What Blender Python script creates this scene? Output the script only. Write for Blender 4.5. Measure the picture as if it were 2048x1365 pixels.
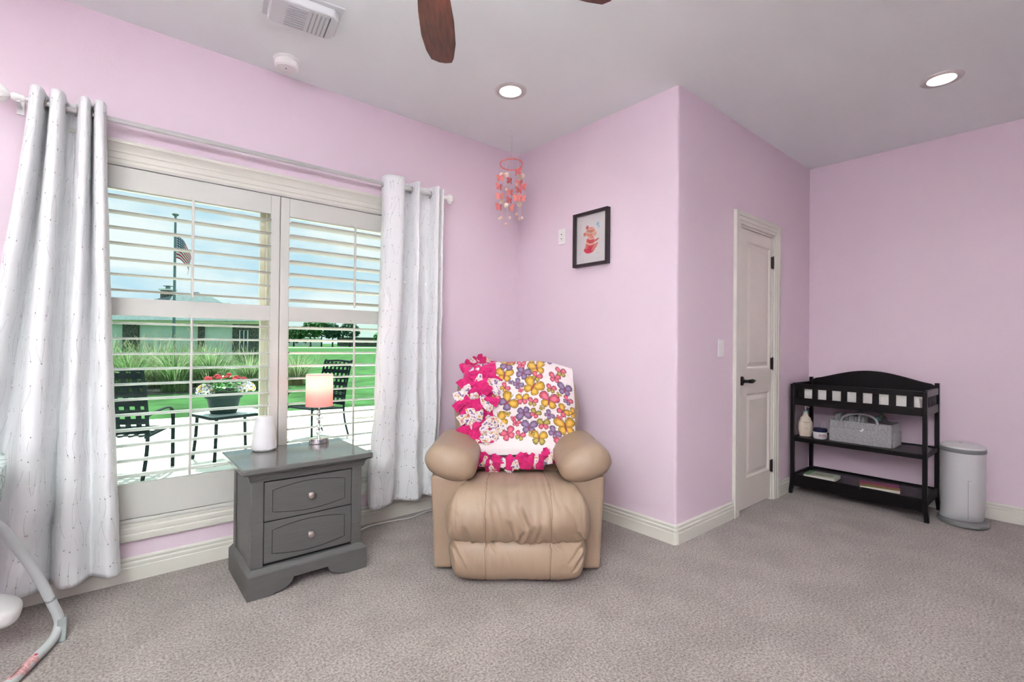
import bpy, bmesh, math, random
import numpy as np
from mathutils import Vector, Matrix, noise

for o in list(bpy.data.objects):
    bpy.data.objects.remove(o, do_unlink=True)
SC = bpy.context.scene
COL = SC.collection
R = math.radians
PI = math.pi

# ------------------------------------------------------------------ camera
H = 1.1806
FW = Vector((0.64443069, 0.7646351, 0.00649995))
RT = Vector((0.76457349, -0.64446206, 0.00979964))
UP = Vector((-0.01168212, 0.00134549, 0.99993086))
cd = bpy.data.cameras.new('camera')
cd.sensor_width = 36.0
cd.lens = 969.65 / 2048 * 36.0
cd.clip_start = 0.02
cd.clip_end = 2000
cam = bpy.data.objects.new('camera', cd)
COL.objects.link(cam)
m = Matrix.Identity(4)
for i in range(3):
    m[i][0], m[i][1], m[i][2] = RT[i], UP[i], -FW[i]
m[0][3], m[1][3], m[2][3] = 0, 0, H
cam.matrix_world = m
SC.camera = cam

# ------------------------------------------------------------------ exposure
vs = SC.view_settings
SC.display_settings.display_device = 'sRGB'
vs.view_transform = 'Standard'
vs.look = 'None'
vs.gamma = 1.0
vs.exposure = 0.0
vs.use_curve_mapping = False
SC.cycles.max_bounces = 8
SC.cycles.diffuse_bounces = 5
SC.cycles.glossy_bounces = 3
SC.cycles.transmission_bounces = 6
SC.cycles.caustics_reflective = False
SC.cycles.caustics_refractive = False
SC.cycles.use_adaptive_sampling = True
SC.cycles.adaptive_threshold = 0.045
SC.cycles.transparent_max_bounces = 24
SC.cycles.sample_clamp_indirect = 60.0
SC.cycles.use_denoising = True

# ------------------------------------------------------------------ sky
W = bpy.data.worlds.new('sky')
SC.world = W
W.use_nodes = True
nt = W.node_tree
nt.nodes.clear()
wo = nt.nodes.new('ShaderNodeOutputWorld')
bg = nt.nodes.new('ShaderNodeBackground')
tc = nt.nodes.new('ShaderNodeTexCoord')
mp = nt.nodes.new('ShaderNodeMapping')
mp.inputs['Scale'].default_value = (2.2, 2.2, 7.0)
nz = nt.nodes.new('ShaderNodeTexNoise')
nz.inputs['Scale'].default_value = 1.5
nz.inputs['Detail'].default_value = 7
nz.inputs['Roughness'].default_value = 0.55
rmp = nt.nodes.new('ShaderNodeValToRGB')
rmp.color_ramp.elements[0].position = 0.43
rmp.color_ramp.elements[0].color = (0.58, 0.79, 0.93, 1)
rmp.color_ramp.elements[1].position = 0.60
rmp.color_ramp.elements[1].color = (0.96, 0.98, 1.0, 1)
nt.links.new(tc.outputs['Generated'], mp.inputs['Vector'])
nt.links.new(mp.outputs['Vector'], nz.inputs['Vector'])
nt.links.new(nz.outputs['Fac'], rmp.inputs['Fac'])
nt.links.new(rmp.outputs['Color'], bg.inputs['Color'])
bg.inputs['Strength'].default_value = 1.05
nt.links.new(bg.outputs['Background'], wo.inputs['Surface'])

# ------------------------------------------------------------------ sun
sd = bpy.data.lights.new('sun', 'SUN')
sd.energy = 15.0
sd.angle = R(0.6)
sd.color = (1.0, 0.96, 0.88)
sun = bpy.data.objects.new('sun', sd)
COL.objects.link(sun)
sun.rotation_euler = Vector((-0.12, -1.0, -1.75)).to_track_quat('-Z', 'Y').to_euler()

CAN_W = 4.0        # each recessed ceiling light
CAN_COL = (0.97, 0.98, 0.95)
FAN_FILL = 42.0      # fill glow of a globe added under the fan

FILL_W = 222.0     # fill uplight added behind the camera, out of view
FILL_COL = (0.88, 0.985, 0.93)

# ------------------------------------------------------------------ room numbers
CEIL = 2.74
WA, WB, WC, WD = 3.03, 2.608, 1.5726, 4.7324     # window wall y, picture wall x, closet wall y, right wall x
XN, YN = -1.9, -1.7                              # walls behind the camera

# ================================================================== helpers
def srgb(r, g, b):
    def f(c):
        c /= 255.0
        return c / 12.92 if c <= 0.04045 else ((c + 0.055) / 1.055) ** 2.4
    return (f(r), f(g), f(b), 1.0)

MATS = {}
def mat(name, col, rough=0.5, metal=0.0, var=0.06, vscale=6.0, bump=0.0, bscale=60.0, spec=0.5,
        coat=0.0, trans=0.0, emit=None, estr=0.0, alpha=1.0, detail=3.0, stretch=None, sheen=0.0, sub=0.0):
    if name in MATS:
        return MATS[name]
    if len(col) == 3:
        col = (*col, 1.0)
    M = bpy.data.materials.new(name)
    M.use_nodes = True
    t = M.node_tree
    p = t.nodes['Principled BSDF']
    p.inputs['Roughness'].default_value = rough
    p.inputs['Metallic'].default_value = metal
    p.inputs['Specular IOR Level'].default_value = spec
    p.inputs['Coat Weight'].default_value = coat
    p.inputs['Transmission Weight'].default_value = trans
    p.inputs['Alpha'].default_value = alpha
    p.inputs['Sheen Weight'].default_value = sheen
    if sub:
        p.inputs['Subsurface Weight'].default_value = sub
        p.inputs['Subsurface Radius'].default_value = (.02, .015, .012)
    if emit:
        p.inputs['Emission Color'].default_value = (*emit[:3], 1)
        p.inputs['Emission Strength'].default_value = estr
    c = t.nodes.new('ShaderNodeTexCoord')
    mpn = t.nodes.new('ShaderNodeMapping')
    if stretch:
        mpn.inputs['Scale'].default_value = stretch
    t.links.new(c.outputs['Object'], mpn.inputs['Vector'])
    n = t.nodes.new('ShaderNodeTexNoise')
    n.inputs['Scale'].default_value = vscale
    n.inputs['Detail'].default_value = detail
    t.links.new(mpn.outputs['Vector'], n.inputs['Vector'])
    r = t.nodes.new('ShaderNodeValToRGB')
    r.color_ramp.elements[0].position = 0.3
    r.color_ramp.elements[1].position = 0.7
    r.color_ramp.elements[0].color = (*[max(0, x * (1 - var)) for x in col[:3]], 1)
    r.color_ramp.elements[1].color = (*[min(1, x * (1 + var)) for x in col[:3]], 1)
    t.links.new(n.outputs['Fac'], r.inputs['Fac'])
    t.links.new(r.outputs['Color'], p.inputs['Base Color'])
    if bump:
        b = t.nodes.new('ShaderNodeBump')
        b.inputs['Strength'].default_value = bump
        b.inputs['Distance'].default_value = 0.01
        n2 = t.nodes.new('ShaderNodeTexNoise')
        n2.inputs['Scale'].default_value = bscale
        n2.inputs['Detail'].default_value = 4
        t.links.new(mpn.outputs['Vector'], n2.inputs['Vector'])
        t.links.new(n2.outputs['Fac'], b.inputs['Height'])
        t.links.new(b.outputs['Normal'], p.inputs['Normal'])
    MATS[name] = M
    return M

def vcol_mat(name, rough=0.8, bump=0.1, bscale=300.0, sheen=0.0, spec=0.2):
    """a printed surface: colours come from the mesh's 'print' colour attribute"""
    M = mat(name, (1, 1, 1), rough=rough, bump=bump, bscale=bscale, sheen=sheen, spec=spec)
    t = M.node_tree
    a = t.nodes.new('ShaderNodeVertexColor')
    a.layer_name = 'print'
    t.links.new(a.outputs['Color'], t.nodes['Principled BSDF'].inputs['Base Color'])
    return M

class MB:
    def __init__(s):
        s.v = []; s.f = []; s.uv = None; s.mi = None; s.col = None
    def add(s, vs, fs):
        k = len(s.v)
        s.v += [tuple(q) for q in vs]
        s.f += [tuple(i + k for i in q) for q in fs]
        return s
    def box(s, x0, x1, y0, y1, z0, z1):
        return s.add([(x0, y0, z0), (x1, y0, z0), (x1, y1, z0), (x0, y1, z0), (x0, y0, z1), (x1, y0, z1), (x1, y1, z1), (x0, y1, z1)],
                     [(0, 3, 2, 1), (4, 5, 6, 7), (0, 1, 5, 4), (1, 2, 6, 5), (2, 3, 7, 6), (3, 0, 4, 7)])
    def prism(s, poly, a0, a1, axis='z'):
        def P(u, w, a):
            return (u, w, a) if axis == 'z' else ((u, a, w) if axis == 'y' else (a, u, w))
        n = len(poly)
        vs = [P(u, w, a0) for u, w in poly] + [P(u, w, a1) for u, w in poly]
        ar = sum(poly[i][0] * poly[(i + 1) % n][1] - poly[(i + 1) % n][0] * poly[i][1] for i in range(n))
        flip = (ar < 0) != (axis == 'y')
        if a1 < a0:
            flip = not flip
        fs = [tuple(range(n - 1, -1, -1)), tuple(range(n, 2 * n))] + [(i, (i + 1) % n, (i + 1) % n + n, i + n) for i in range(n)]
        if flip:
            fs = [tuple(reversed(q)) for q in fs]
        return s.add(vs, fs)
    def lathe(s, prof, n=24, c=(0, 0, 0), ax='z', sx=1.0, sy=1.0):
        vs, fs = [], []
        for r, z in prof:
            for i in range(n):
                a = 2 * PI * i / n
                q = (r * math.cos(a) * sx, r * math.sin(a) * sy, z)
                if ax == 'x': q = (q[2], q[0], q[1])
                if ax == 'y': q = (q[1], q[2], q[0])
                vs.append((q[0] + c[0], q[1] + c[1], q[2] + c[2]))
        k = len(prof)
        for j in range(k - 1):
            for i in range(n):
                fs.append((j * n + i, j * n + (i + 1) % n, (j + 1) * n + (i + 1) % n, (j + 1) * n + i))
        fs.append(tuple(range(n - 1, -1, -1)))
        fs.append(tuple(range((k - 1) * n, k * n)))
        return s.add(vs, fs)
    def tube(s, pts, rad, n=10, closed=False, flat=1.0):
        pts = [Vector(p) for p in pts]
        k = len(pts)
        rads = rad if isinstance(rad, (list, tuple)) else [rad] * k
        vs, fs = [], []
        t0 = (pts[1] - pts[0]).normalized()
        up = Vector((0, 0, 1)) if abs(t0.z) < 0.9 else Vector((1, 0, 0))
        nx = t0.cross(up).normalized()
        for i, p in enumerate(pts):
            if closed:
                t = (pts[(i + 1) % k] - pts[i - 1]).normalized()
            else:
                t = (pts[min(i + 1, k - 1)] - pts[max(i - 1, 0)]).normalized()
            nx = (nx - t * nx.dot(t)).normalized()
            b = t.cross(nx)
            for j in range(n):
                a = 2 * PI * j / n
                vs.append(p + (nx * math.cos(a) + b * math.sin(a) * flat) * rads[i])
        for i in range(k if closed else k - 1):
            for j in range(n):
                a, b_ = i * n + j, i * n + (j + 1) % n
                c2, d = ((i + 1) % k) * n + (j + 1) % n, ((i + 1) % k) * n + j
                fs.append((a, b_, c2, d))
        if not closed:
            fs.append(tuple(range(n - 1, -1, -1)))
            fs.append(tuple(range((k - 1) * n, k * n)))
        return s.add(vs, fs)
    def grid(s, nu, nv, fn, closed_u=False):
        vs = [fn(i / (nu if closed_u else nu - 1), j / (nv - 1)) for j in range(nv) for i in range(nu)]
        fs = []
        for j in range(nv - 1):
            for i in range(nu if closed_u else nu - 1):
                i2 = (i + 1) % nu
                fs.append((j * nu + i, j * nu + i2, (j + 1) * nu + i2, (j + 1) * nu + i))
        return s.add(vs, fs)
    def sphere(s, c, r, n=12, m_=8, sx=1, sy=1, sz=1):
        prof = [(max(1e-4, r * math.sin(PI * j / m_)), -r * math.cos(PI * j / m_)) for j in range(m_ + 1)]
        k = len(s.v)
        s.lathe(prof, n)
        for i in range(k, len(s.v)):
            v = s.v[i]
            s.v[i] = (v[0] * sx + c[0], v[1] * sy + c[1], v[2] * sz + c[2])
        return s
    def xform(s, M, k=0):
        for i in range(k, len(s.v)):
            s.v[i] = tuple(M @ Vector(s.v[i]))
        return s
    def build(s, name, material, parent=None, bevel=0.0, seg=2, smooth=35, sub=0, solid=0.0, fix=False):
        me = bpy.data.meshes.new(name)
        me.from_pydata(s.v, [], s.f)
        if fix:
            bm = bmesh.new(); bm.from_mesh(me)
            bmesh.ops.recalc_face_normals(bm, faces=bm.faces)
            bm.to_mesh(me); bm.free()
        mats = material if isinstance(material, (list, tuple)) else [material]
        for q in mats:
            me.materials.append(q)
        if s.mi:
            me.polygons.foreach_set('material_index', s.mi)
        if s.uv is not None:
            ul = me.uv_layers.new(name='UVMap')
            li = np.zeros(len(me.loops), np.int32)
            me.loops.foreach_get('vertex_index', li)
            ul.data.foreach_set('uv', np.asarray(s.uv, np.float32)[li].ravel())
        if s.col is not None:
            ca = me.color_attributes.new('print', 'FLOAT_COLOR', 'POINT')
            ca.data.foreach_set('color', np.asarray(s.col, np.float32).ravel())
        if smooth:
            me.shade_smooth()
            if smooth < 170:
                me.set_sharp_from_angle(angle=R(smooth))
        me.update()
        o = bpy.data.objects.new(name, me)
        COL.objects.link(o)
        if parent is not None:
            o.parent = parent
        if solid:
            q = o.modifiers.new('solid', 'SOLIDIFY'); q.thickness = solid; q.offset = 0
        if bevel:
            q = o.modifiers.new('bevel', 'BEVEL'); q.width = bevel; q.segments = seg; q.limit_method = 'ANGLE'; q.angle_limit = R(40)
        if sub:
            q = o.modifiers.new('sub', 'SUBSURF'); q.levels = sub; q.render_levels = sub
        return o

def B(*a):
    return MB().box(*a)
def tag(o, label, cat, group=None, kind=None):
    if label: o['label'] = label
    if cat: o['category'] = cat
    if group: o['group'] = group
    if kind: o['kind'] = kind
    return o
def thing(name, label, cat, loc=(0, 0, 0), rz=0.0, group=None, kind=None):
    o = bpy.data.objects.new(name, None)
    o.empty_display_size = 0.05
    COL.objects.link(o)
    o.location = loc
    o.rotation_euler = (0, 0, rz)
    return tag(o, label, cat, group, kind)
def struct(o, label=None):
    o['kind'] = 'structure'
    if label: o['label'] = label
    return o
def sempty(name, label=None, loc=(0, 0, 0)):
    o = bpy.data.objects.new(name, None)
    COL.objects.link(o)
    o.location = loc
    return struct(o, label)
def copy_tree(o, parent=None):
    c = o.copy(); COL.objects.link(c)
    if parent is not None: c.parent = parent
    for ch in list(o.children): copy_tree(ch, c)
    return c
def sweep2d(path, prof, up=(0, 0, 1), closed=False):
    """sweep a profile of (d, z) along a floor path of (x, y); d is measured to the right of travel"""
    mb = MB(); k = len(path); n = len(prof)
    vs = []
    for i, (x, y) in enumerate(path):
        def nrm(a, b):
            dx, dy = b[0] - a[0], b[1] - a[1]; L = math.hypot(dx, dy)
            return (dy / L, -dx / L)
        ns = []
        if i > 0: ns.append(nrm(path[i - 1], path[i]))
        if i < k - 1: ns.append(nrm(path[i], path[i + 1]))
        if len(ns) == 2:
            mx, my = ns[0][0] + ns[1][0], ns[0][1] + ns[1][1]
            q = 2.0 / (mx * mx + my * my)
            mx, my = mx * q, my * q
        else:
            mx, my = ns[0]
        for d, z in prof:
            vs.append((x + mx * d, y + my * d, z))
    fs = []
    for i in range(k - 1):
        for j in range(n):
            fs.append((i * n + j, i * n + (j + 1) % n, (i + 1) * n + (j + 1) % n, (i + 1) * n + j))
    fs.append(tuple(range(n))); fs.append(tuple(range((k - 1) * n, k * n))[::-1])
    return mb.add(vs, fs)
def spline(pts, n):
    pts = [Vector(p) for p in pts]
    out = []
    k = len(pts)
    for i in range(n):
        t = i / (n - 1) * (k - 1)
        a = min(int(t), k - 2); f = t - a
        p0, p1, p2, p3 = pts[max(a - 1, 0)], pts[a], pts[a + 1], pts[min(a + 2, k - 1)]
        out.append(0.5 * ((2 * p1) + (p2 - p0) * f + (2 * p0 - 5 * p1 + 4 * p2 - p3) * f * f + (3 * p1 - p0 - 3 * p2 + p3) * f ** 3))
    return out
def lerpk(keys, t):
    """smooth interpolation through (t, value...) keys"""
    if t <= keys[0][0]: return keys[0][1:]
    for a, b in zip(keys, keys[1:]):
        if t <= b[0]:
            f = (t - a[0]) / (b[0] - a[0]); f = f * f * (3 - 2 * f)
            return tuple(x + (y - x) * f for x, y in zip(a[1:], b[1:]))
    return keys[-1][1:]
def text_on(name, s, size, mtl, parent, loc, rot, ext=0.0002):
    c = bpy.data.curves.new(name, 'FONT')
    c.body = s; c.size = size; c.extrude = ext; c.align_x = 'CENTER'; c.align_y = 'CENTER'
    c.materials.append(mtl)
    tmp = bpy.data.objects.new('tmp', c); COL.objects.link(tmp)
    bpy.context.view_layer.update()
    me = bpy.data.meshes.new_from_object(tmp.evaluated_get(bpy.context.evaluated_depsgraph_get()))
    bpy.data.objects.remove(tmp); bpy.data.curves.remove(c)
    me.name = name
    o = bpy.data.objects.new(name, me); COL.objects.link(o)
    o.parent = parent; o.location = loc; o.rotation_euler = rot
    return o

# ================================================================== materials of the room
M_wall = mat('pink_wall_paint', (0.755, 0.620, 0.705), rough=0.62, var=0.012, vscale=1.5, bump=0.05, bscale=90, spec=0.3)
M_ceil = mat('ceiling_paint', (0.89, 0.93, 0.93), rough=0.8, var=0.012, vscale=2, bump=0.04, bscale=90, spec=0.2)
M_trim = mat('cream_trim_paint', (0.68, 0.665, 0.60), rough=0.38, var=0.015, vscale=3)
M_door = mat('cream_door_paint', (0.70, 0.66, 0.60), rough=0.40, var=0.015, vscale=3)
M_shut = mat('shutter_paint', (0.58, 0.575, 0.54), rough=0.42, var=0.012, vscale=3)
M_vinyl = mat('window_vinyl', (0.72, 0.70, 0.58), rough=0.45, var=0.02)
M_bronze = mat('oil_rubbed_bronze', (0.022, 0.018, 0.017), rough=0.35, metal=0.6, var=0.2)
M_white = mat('white_plastic', (0.80, 0.79, 0.78), rough=0.35, var=0.01)
M_chrome = mat('chrome', (0.82, 0.82, 0.84), rough=0.07, metal=1.0, var=0.02)
M_nickel = mat('brushed_nickel', (0.70, 0.67, 0.63), rough=0.25, metal=1.0, var=0.04)

def carpet_material():
    M = bpy.data.materials.new('carpet'); M.use_nodes = True
    t = M.node_tree; p = t.nodes['Principled BSDF']
    p.inputs['Roughness'].default_value = 1.0
    p.inputs['Specular IOR Level'].default_value = 0.05
    p.inputs['Sheen Weight'].default_value = 0.25
    c = t.nodes.new('ShaderNodeTexCoord')
    def N(scale, det, rough=0.5):
        n = t.nodes.new('ShaderNodeTexNoise')
        n.inputs['Scale'].default_value = scale; n.inputs['Detail'].default_value = det; n.inputs['Roughness'].default_value = rough
        t.links.new(c.outputs['Object'], n.inputs['Vector']); return n
    fine, mid, big = N(105, 5, 0.75), N(240, 2), N(3.6, 5, 0.6)
    r1 = t.nodes.new('ShaderNodeValToRGB')
    r1.color_ramp.elements[0].position = 0.36; r1.color_ramp.elements[0].color = (0.138, 0.111, 0.100, 1)
    r1.color_ramp.elements[1].position = 0.62; r1.color_ramp.elements[1].color = (0.475, 0.412, 0.383, 1)
    t.links.new(fine.outputs['Fac'], r1.inputs['Fac'])
    r2 = t.nodes.new('ShaderNodeValToRGB')
    r2.color_ramp.elements[0].position = 0.40; r2.color_ramp.elements[0].color = (0.90, 0.89, 0.89, 1)
    r2.color_ramp.elements[1].position = 0.60; r2.color_ramp.elements[1].color = (1.06, 1.06, 1.06, 1)
    t.links.new(big.outputs['Fac'], r2.inputs['Fac'])
    mx = t.nodes.new('ShaderNodeMixRGB'); mx.blend_type = 'MULTIPLY'; mx.inputs[0].default_value = 1
    t.links.new(r1.outputs['Color'], mx.inputs[1]); t.links.new(r2.outputs['Color'], mx.inputs[2])
    t.links.new(mx.outputs['Color'], p.inputs['Base Color'])
    ad = t.nodes.new('ShaderNodeMath'); ad.operation = 'ADD'
    t.links.new(fine.outputs['Fac'], ad.inputs[0]); t.links.new(mid.outputs['Fac'], ad.inputs[1])
    b = t.nodes.new('ShaderNodeBump'); b.inputs['Strength'].default_value = 0.55; b.inputs['Distance'].default_value = 0.006
    t.links.new(ad.outputs['Value'], b.inputs['Height']); t.links.new(b.outputs['Normal'], p.inputs['Normal'])
    return M
M_carpet = carpet_material()

def glass_material(name, tint, gloss=0.06):
    M = bpy.data.materials.new(name); M.use_nodes = True
    t = M.node_tree; t.nodes.clear()
    out = t.nodes.new('ShaderNodeOutputMaterial')
    tr = t.nodes.new('ShaderNodeBsdfTransparent'); tr.inputs['Color'].default_value = (*tint, 1)
    gl = t.nodes.new('ShaderNodeBsdfGlossy'); gl.inputs['Roughness'].default_value = 0.03
    fr = t.nodes.new('ShaderNodeFresnel'); fr.inputs['IOR'].default_value = 1.45
    ml = t.nodes.new('ShaderNodeMath'); ml.operation = 'MULTIPLY'; ml.inputs[1].default_value = gloss / 0.04
    mx = t.nodes.new('ShaderNodeMixShader')
    t.links.new(fr.outputs[0], ml.inputs[0]); t.links.new(ml.outputs[0], mx.inputs[0])
    t.links.new(tr.outputs[0], mx.inputs[1]); t.links.new(gl.outputs[0], mx.inputs[2])
    t.links.new(mx.outputs[0], out.inputs['Surface'])
    return M
M_pane = glass_material('window_glass', (0.93, 0.985, 0.97), 0.012)
M_pane_low = glass_material('window_glass_lower', (0.87, 0.97, 0.94), 0.012)

# ================================================================== shell
struct(B(XN, WD, YN, WA, -0.1, 0.0).build('floor', M_carpet))
CANS = [(1.898, 2.29), (3.690, .545), (1.898, .33), (-.42, 2.29), (-.42, .33)]
cl_ = struct(B(XN - .15, WD + .15, YN - .15, WA + .2, CEIL, CEIL + 0.15).build('ceiling', M_ceil, smooth=0))
cut = MB()
for q in CANS:
    cut.lathe([(.066, -.05), (.066, .08)], 48, (q[0], q[1], CEIL))
cut = cut.build('cutter', M_ceil, fix=True)
bo = cl_.modifiers.new('holes', 'BOOLEAN'); bo.object = cut; bo.operation = 'DIFFERENCE'; bo.solver = 'EXACT'
bpy.context.view_layer.update()
me_ = bpy.data.meshes.new_from_object(cl_.evaluated_get(bpy.context.evaluated_depsgraph_get()))
cl_.modifiers.clear(); cl_.data = me_
bpy.data.objects.remove(cut)
WX0, WX1, WZ0, WZ1 = -0.095, 1.65, 0.285, 2.035        # window opening
T = 0.18
w = MB()
w.box(XN - .12, WX0, WA, WA + T, -0.15, CEIL).box(WX1, WB + .12, WA, WA + T, -0.15, CEIL)
w.box(WX0, WX1, WA, WA + T, -0.15, WZ0).box(WX0, WX1, WA, WA + T, WZ1, CEIL)
struct(w.build('wall_left', M_wall))
rr = 0.016
arc = [(WB + rr - rr * math.cos(a), WC + rr - rr * math.sin(a)) for a in [i * PI / 2 / 8 for i in range(9)]]
struct(MB().prism([(WB, WA), *arc, (WB + .12, WC), (WB + .12, WA)], 0, CEIL).build('wall_back', M_wall, smooth=40, fix=True))
DX0, DX1, DZ1 = 3.405, 3.975, 2.04                      # door opening
w = MB()
w.box(WB + .12, DX0, WC, WC + .12, 0, CEIL).box(DX1, WD, WC, WC + .12, 0, CEIL).box(DX0, DX1, WC, WC + .12, DZ1, CEIL)
struct(w.build('wall_closet', M_wall))
struct(B(WD, WD + .12, YN - .12, WC + .12, 0, CEIL).build('wall_right', M_wall))
struct(B(XN - .12, XN, YN - .12, WA, 0, CEIL).build('wall_near', M_wall))
struct(B(XN, WD, YN - .12, YN, 0, CEIL).build('wall_rear', M_wall))
struct(B(-6, 9, WA + T + .001, WA + T + .62, CEIL + .05, CEIL + .22).build('added_sun_eave', M_trim))  # unseen overhang, added to keep the sun out of the window

BBP = [(0, 0), (.016, 0), (.016, .066), (.0125, .069), (.0125, .0725), (.0145, .077), (.0145, .087), (.0115, .092), (.009, .0935), (.0095, .098), (.0115, .103), (.0105, .109), (.006, .114), (0, .115)]
def baseb(name, path):
    return struct(sweep2d(path, BBP).build(name, M_trim, smooth=30, fix=True))
baseb('baseboard_left', [(XN, WA), (WB, WA)])
baseb('baseboard_back', [(WB, WA), (WB, WC + rr * .6), (WB + rr * .6, WC)])
baseb('baseboard_closet', [(WB + rr * .6, WC), (DX0 - .075, WC)])
baseb('baseboard_closet_end', [(DX1 + .115, WC), (WD, WC)])
baseb('baseboard_right', [(WD, WC), (WD, YN)])
baseb('baseboard_rear', [(WD, YN), (XN, YN)])
baseb('baseboard_near', [(XN, YN), (XN, WA)])

# ------------------------------------------------------------------ casings
def frame_sweep(path, prof, plane_y):
    """sweep a casing profile (w outward, d proud of the wall, towards -y) along a path of (x, z) with mitred corners"""
    mb = MB(); k = len(path); n = len(prof); vs = []
    for i, (x, z) in enumerate(path):
        ns = []
        def nrm(a, b):
            dx, dz = b[0] - a[0], b[1] - a[1]; L = math.hypot(dx, dz); return (-dz / L, dx / L)
        if i > 0: ns.append(nrm(path[i - 1], path[i]))
        if i < k - 1: ns.append(nrm(path[i], path[i + 1]))
        if len(ns) == 2:
            mx, mz = ns[0][0] + ns[1][0], ns[0][1] + ns[1][1]; q = 2 / (mx * mx + mz * mz); mx *= q; mz *= q
        else: mx, mz = ns[0]
        vs += [(x + mx * a, plane_y - d, z + mz * a) for a, d in prof]
    fs = []
    for i in range(k - 1):
        for j in range(n):
            fs.append((i * n + j, i * n + (j + 1) % n, (i + 1) * n + (j + 1) % n, (i + 1) * n + j))
    fs.append(tuple(range(n))); fs.append(tuple(range((k - 1) * n, k * n)))
    return mb.add(vs, fs)
CAS = [(0, 0), (0, .012), (.006, .015), (.022, .013), (.026, .017), (.045, .019), (.052, .017), (.056, .021), (.078, .024), (.086, .022), (.088, 0)]
# door casing: path runs up the left side, across, and down the right (outward normal on the left of travel)
struct(frame_sweep([(DX0, 0), (DX0, DZ1), (DX1, DZ1), (DX1, 0)], CAS, WC).build('trim_1', M_trim, smooth=30, fix=True))
# door jamb
j = MB().box(DX0, DX0 + .016, WC - .002, WC + .12, 0, DZ1).box(DX1 - .016, DX1, WC - .002, WC + .12, 0, DZ1).box(DX0, DX1, WC - .002, WC + .12, DZ1 - .016, DZ1)
struct(j.build('trim_2', M_trim))
# window casing on the wall: head with a crown, sides, apron
struct(frame_sweep([(WX0, WZ0), (WX0, WZ1), (WX1, WZ1), (WX1, WZ0), (WX0, WZ0)], [(a * 1.02, d) for a, d in CAS], WA).build('trim_3', M_trim, smooth=30, fix=True))
hd = sweep2d([(WX0 - .10, WA), (WX1 + .10, WA)], [(0, 2.10), (.024, 2.10), (.026, 2.108), (.030, 2.113), (.033, 2.122), (.042, 2.130), (.044, 2.140), (.040, 2.146), (0, 2.146)])
struct(hd.build('trim_4', M_trim, smooth=30, fix=True))

# ------------------------------------------------------------------ closet door
dr = sempty('door_1', 'narrow two-panel closet door painted cream with dark hinges', (DX0, WC, 0))
dw = DX1 - DX0
dy0, dy1 = .006, .042
x0, x1 = .019, dw - .019
pz = [(.235, .838), (1.022, 1.932)]
px0, px1 = .145, dw - .045 - .0
px0, px1 = .138, dw - .048
slab = MB()
slab.box(x0, px0, dy0, dy1, .02, 2.02).box(px1, x1, dy0, dy1, .02, 2.02)
slab.box(px0, px1, dy0, dy1, .02, pz[0][0]).box(px0, px1, dy0, dy1, pz[0][1], pz[1][0]).box(px0, px1, dy0, dy1, pz[1][1], 2.02)
slab.box(px0, px1, dy1 - .008, dy1, pz[0][0], pz[1][1])
sl = slab.build('slab', M_door, dr)
for a, b in pz:
    pm = MB()
    loops = [(0, 0), (.010, .010), (.018, .011), (.046, .002), (.050, .002)]
    vs = []
    for ins, dep in loops:
        vs += [(px0 + ins, dy0 + dep, a + ins), (px1 - ins, dy0 + dep, a + ins), (px1 - ins, dy0 + dep, b - ins), (px0 + ins, dy0 + dep, b - ins)]
    fs = []
    for q in range(len(loops) - 1):
        for i in range(4):
            fs.append((q * 4 + i, q * 4 + (i + 1) % 4, q * 4 + 4 + (i + 1) % 4, q * 4 + 4 + i))
    q = (len(loops) - 1) * 4
    fs.append((q, q + 1, q + 2, q + 3))
    pm.add(vs, fs).build('panel', M_door, dr, smooth=0)
for z in (.262, 1.05, 1.83):
    h = MB().lathe([(.0065, -.045), (.0065, .045)], 12, (dw - .016, -.004, z))
    h.lathe([(.0045, -.05), (.0045, .05)], 10, (dw - .016, -.004, z)).box(dw - .034, dw + .002, .001, .005, z - .044, z + .044)
    h.build('hinge', M_bronze, dr)
hh = MB().lathe([(.033, 0), (.033, -.006), (.026, -.010), (.012, -.012), (.011, -.045), (.0, -.046)], 28, (.058, dy0, .935), 'y').build('handle', M_bronze, dr)
lv = [(.058, -.040, .935), (.075, -.043, .935), (.10, -.044, .934), (.115, -.044, .936), (.125, -.044, .934), (.14, -.044, .935), (.165, -.043, .937), (.175, -.043, .937)]
MB().tube(spline(lv, 28), [.011 + .0045 * math.sin(i / 27 * PI * 1.35) - .006 * max(0, i / 27 - .55) * 2 for i in range(28)], 12).build('lever', M_bronze, hh)

# ------------------------------------------------------------------ window units behind the shutters
GY = WA + .105
def window_unit(name, xa, xb, label):
    e = sempty(name, label)
    f = MB()
    f.box(xa, xa + .05, GY - .035, WA + T, WZ0, WZ1).box(xb - .05, xb, GY - .035, WA + T, WZ0, WZ1)
    f.box(xa + .05, xb - .05, GY - .035, WA + T, WZ0, WZ0 + .05).box(xa + .05, xb - .05, GY - .035, WA + T, WZ1 - .05, WZ1)
    f.build('jamb', M_vinyl, e, bevel=.002)
    s = MB()
    for (z0, z1, y) in ((WZ0 + .05, 1.385, GY - .012), (1.335, WZ1 - .05, GY + .018)):
        s.box(xa + .05, xa + .078, y - .014, y + .014, z0, z1).box(xb - .078, xb - .05, y - .014, y + .014, z0, z1)
        s.box(xa + .078, xb - .078, y - .014, y + .014, z0, z0 + .045).box(xa + .078, xb - .078, y - .014, y + .014, z1 - .045, z1)
    s.build('sash', M_vinyl, e, bevel=.002)
    B(xa + .075, xb - .075, GY - .014, GY - .011, WZ0 + .09, 1.345).build('pane', M_pane_low, e)
    B(xa + .075, xb - .075, GY + .017, GY + .020, 1.375, WZ1 - .09).build('pane', M_pane, e)
    return e
window_unit('window_1', WX0, .7775, 'cream vinyl window unit behind the left shutter panel')
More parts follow.
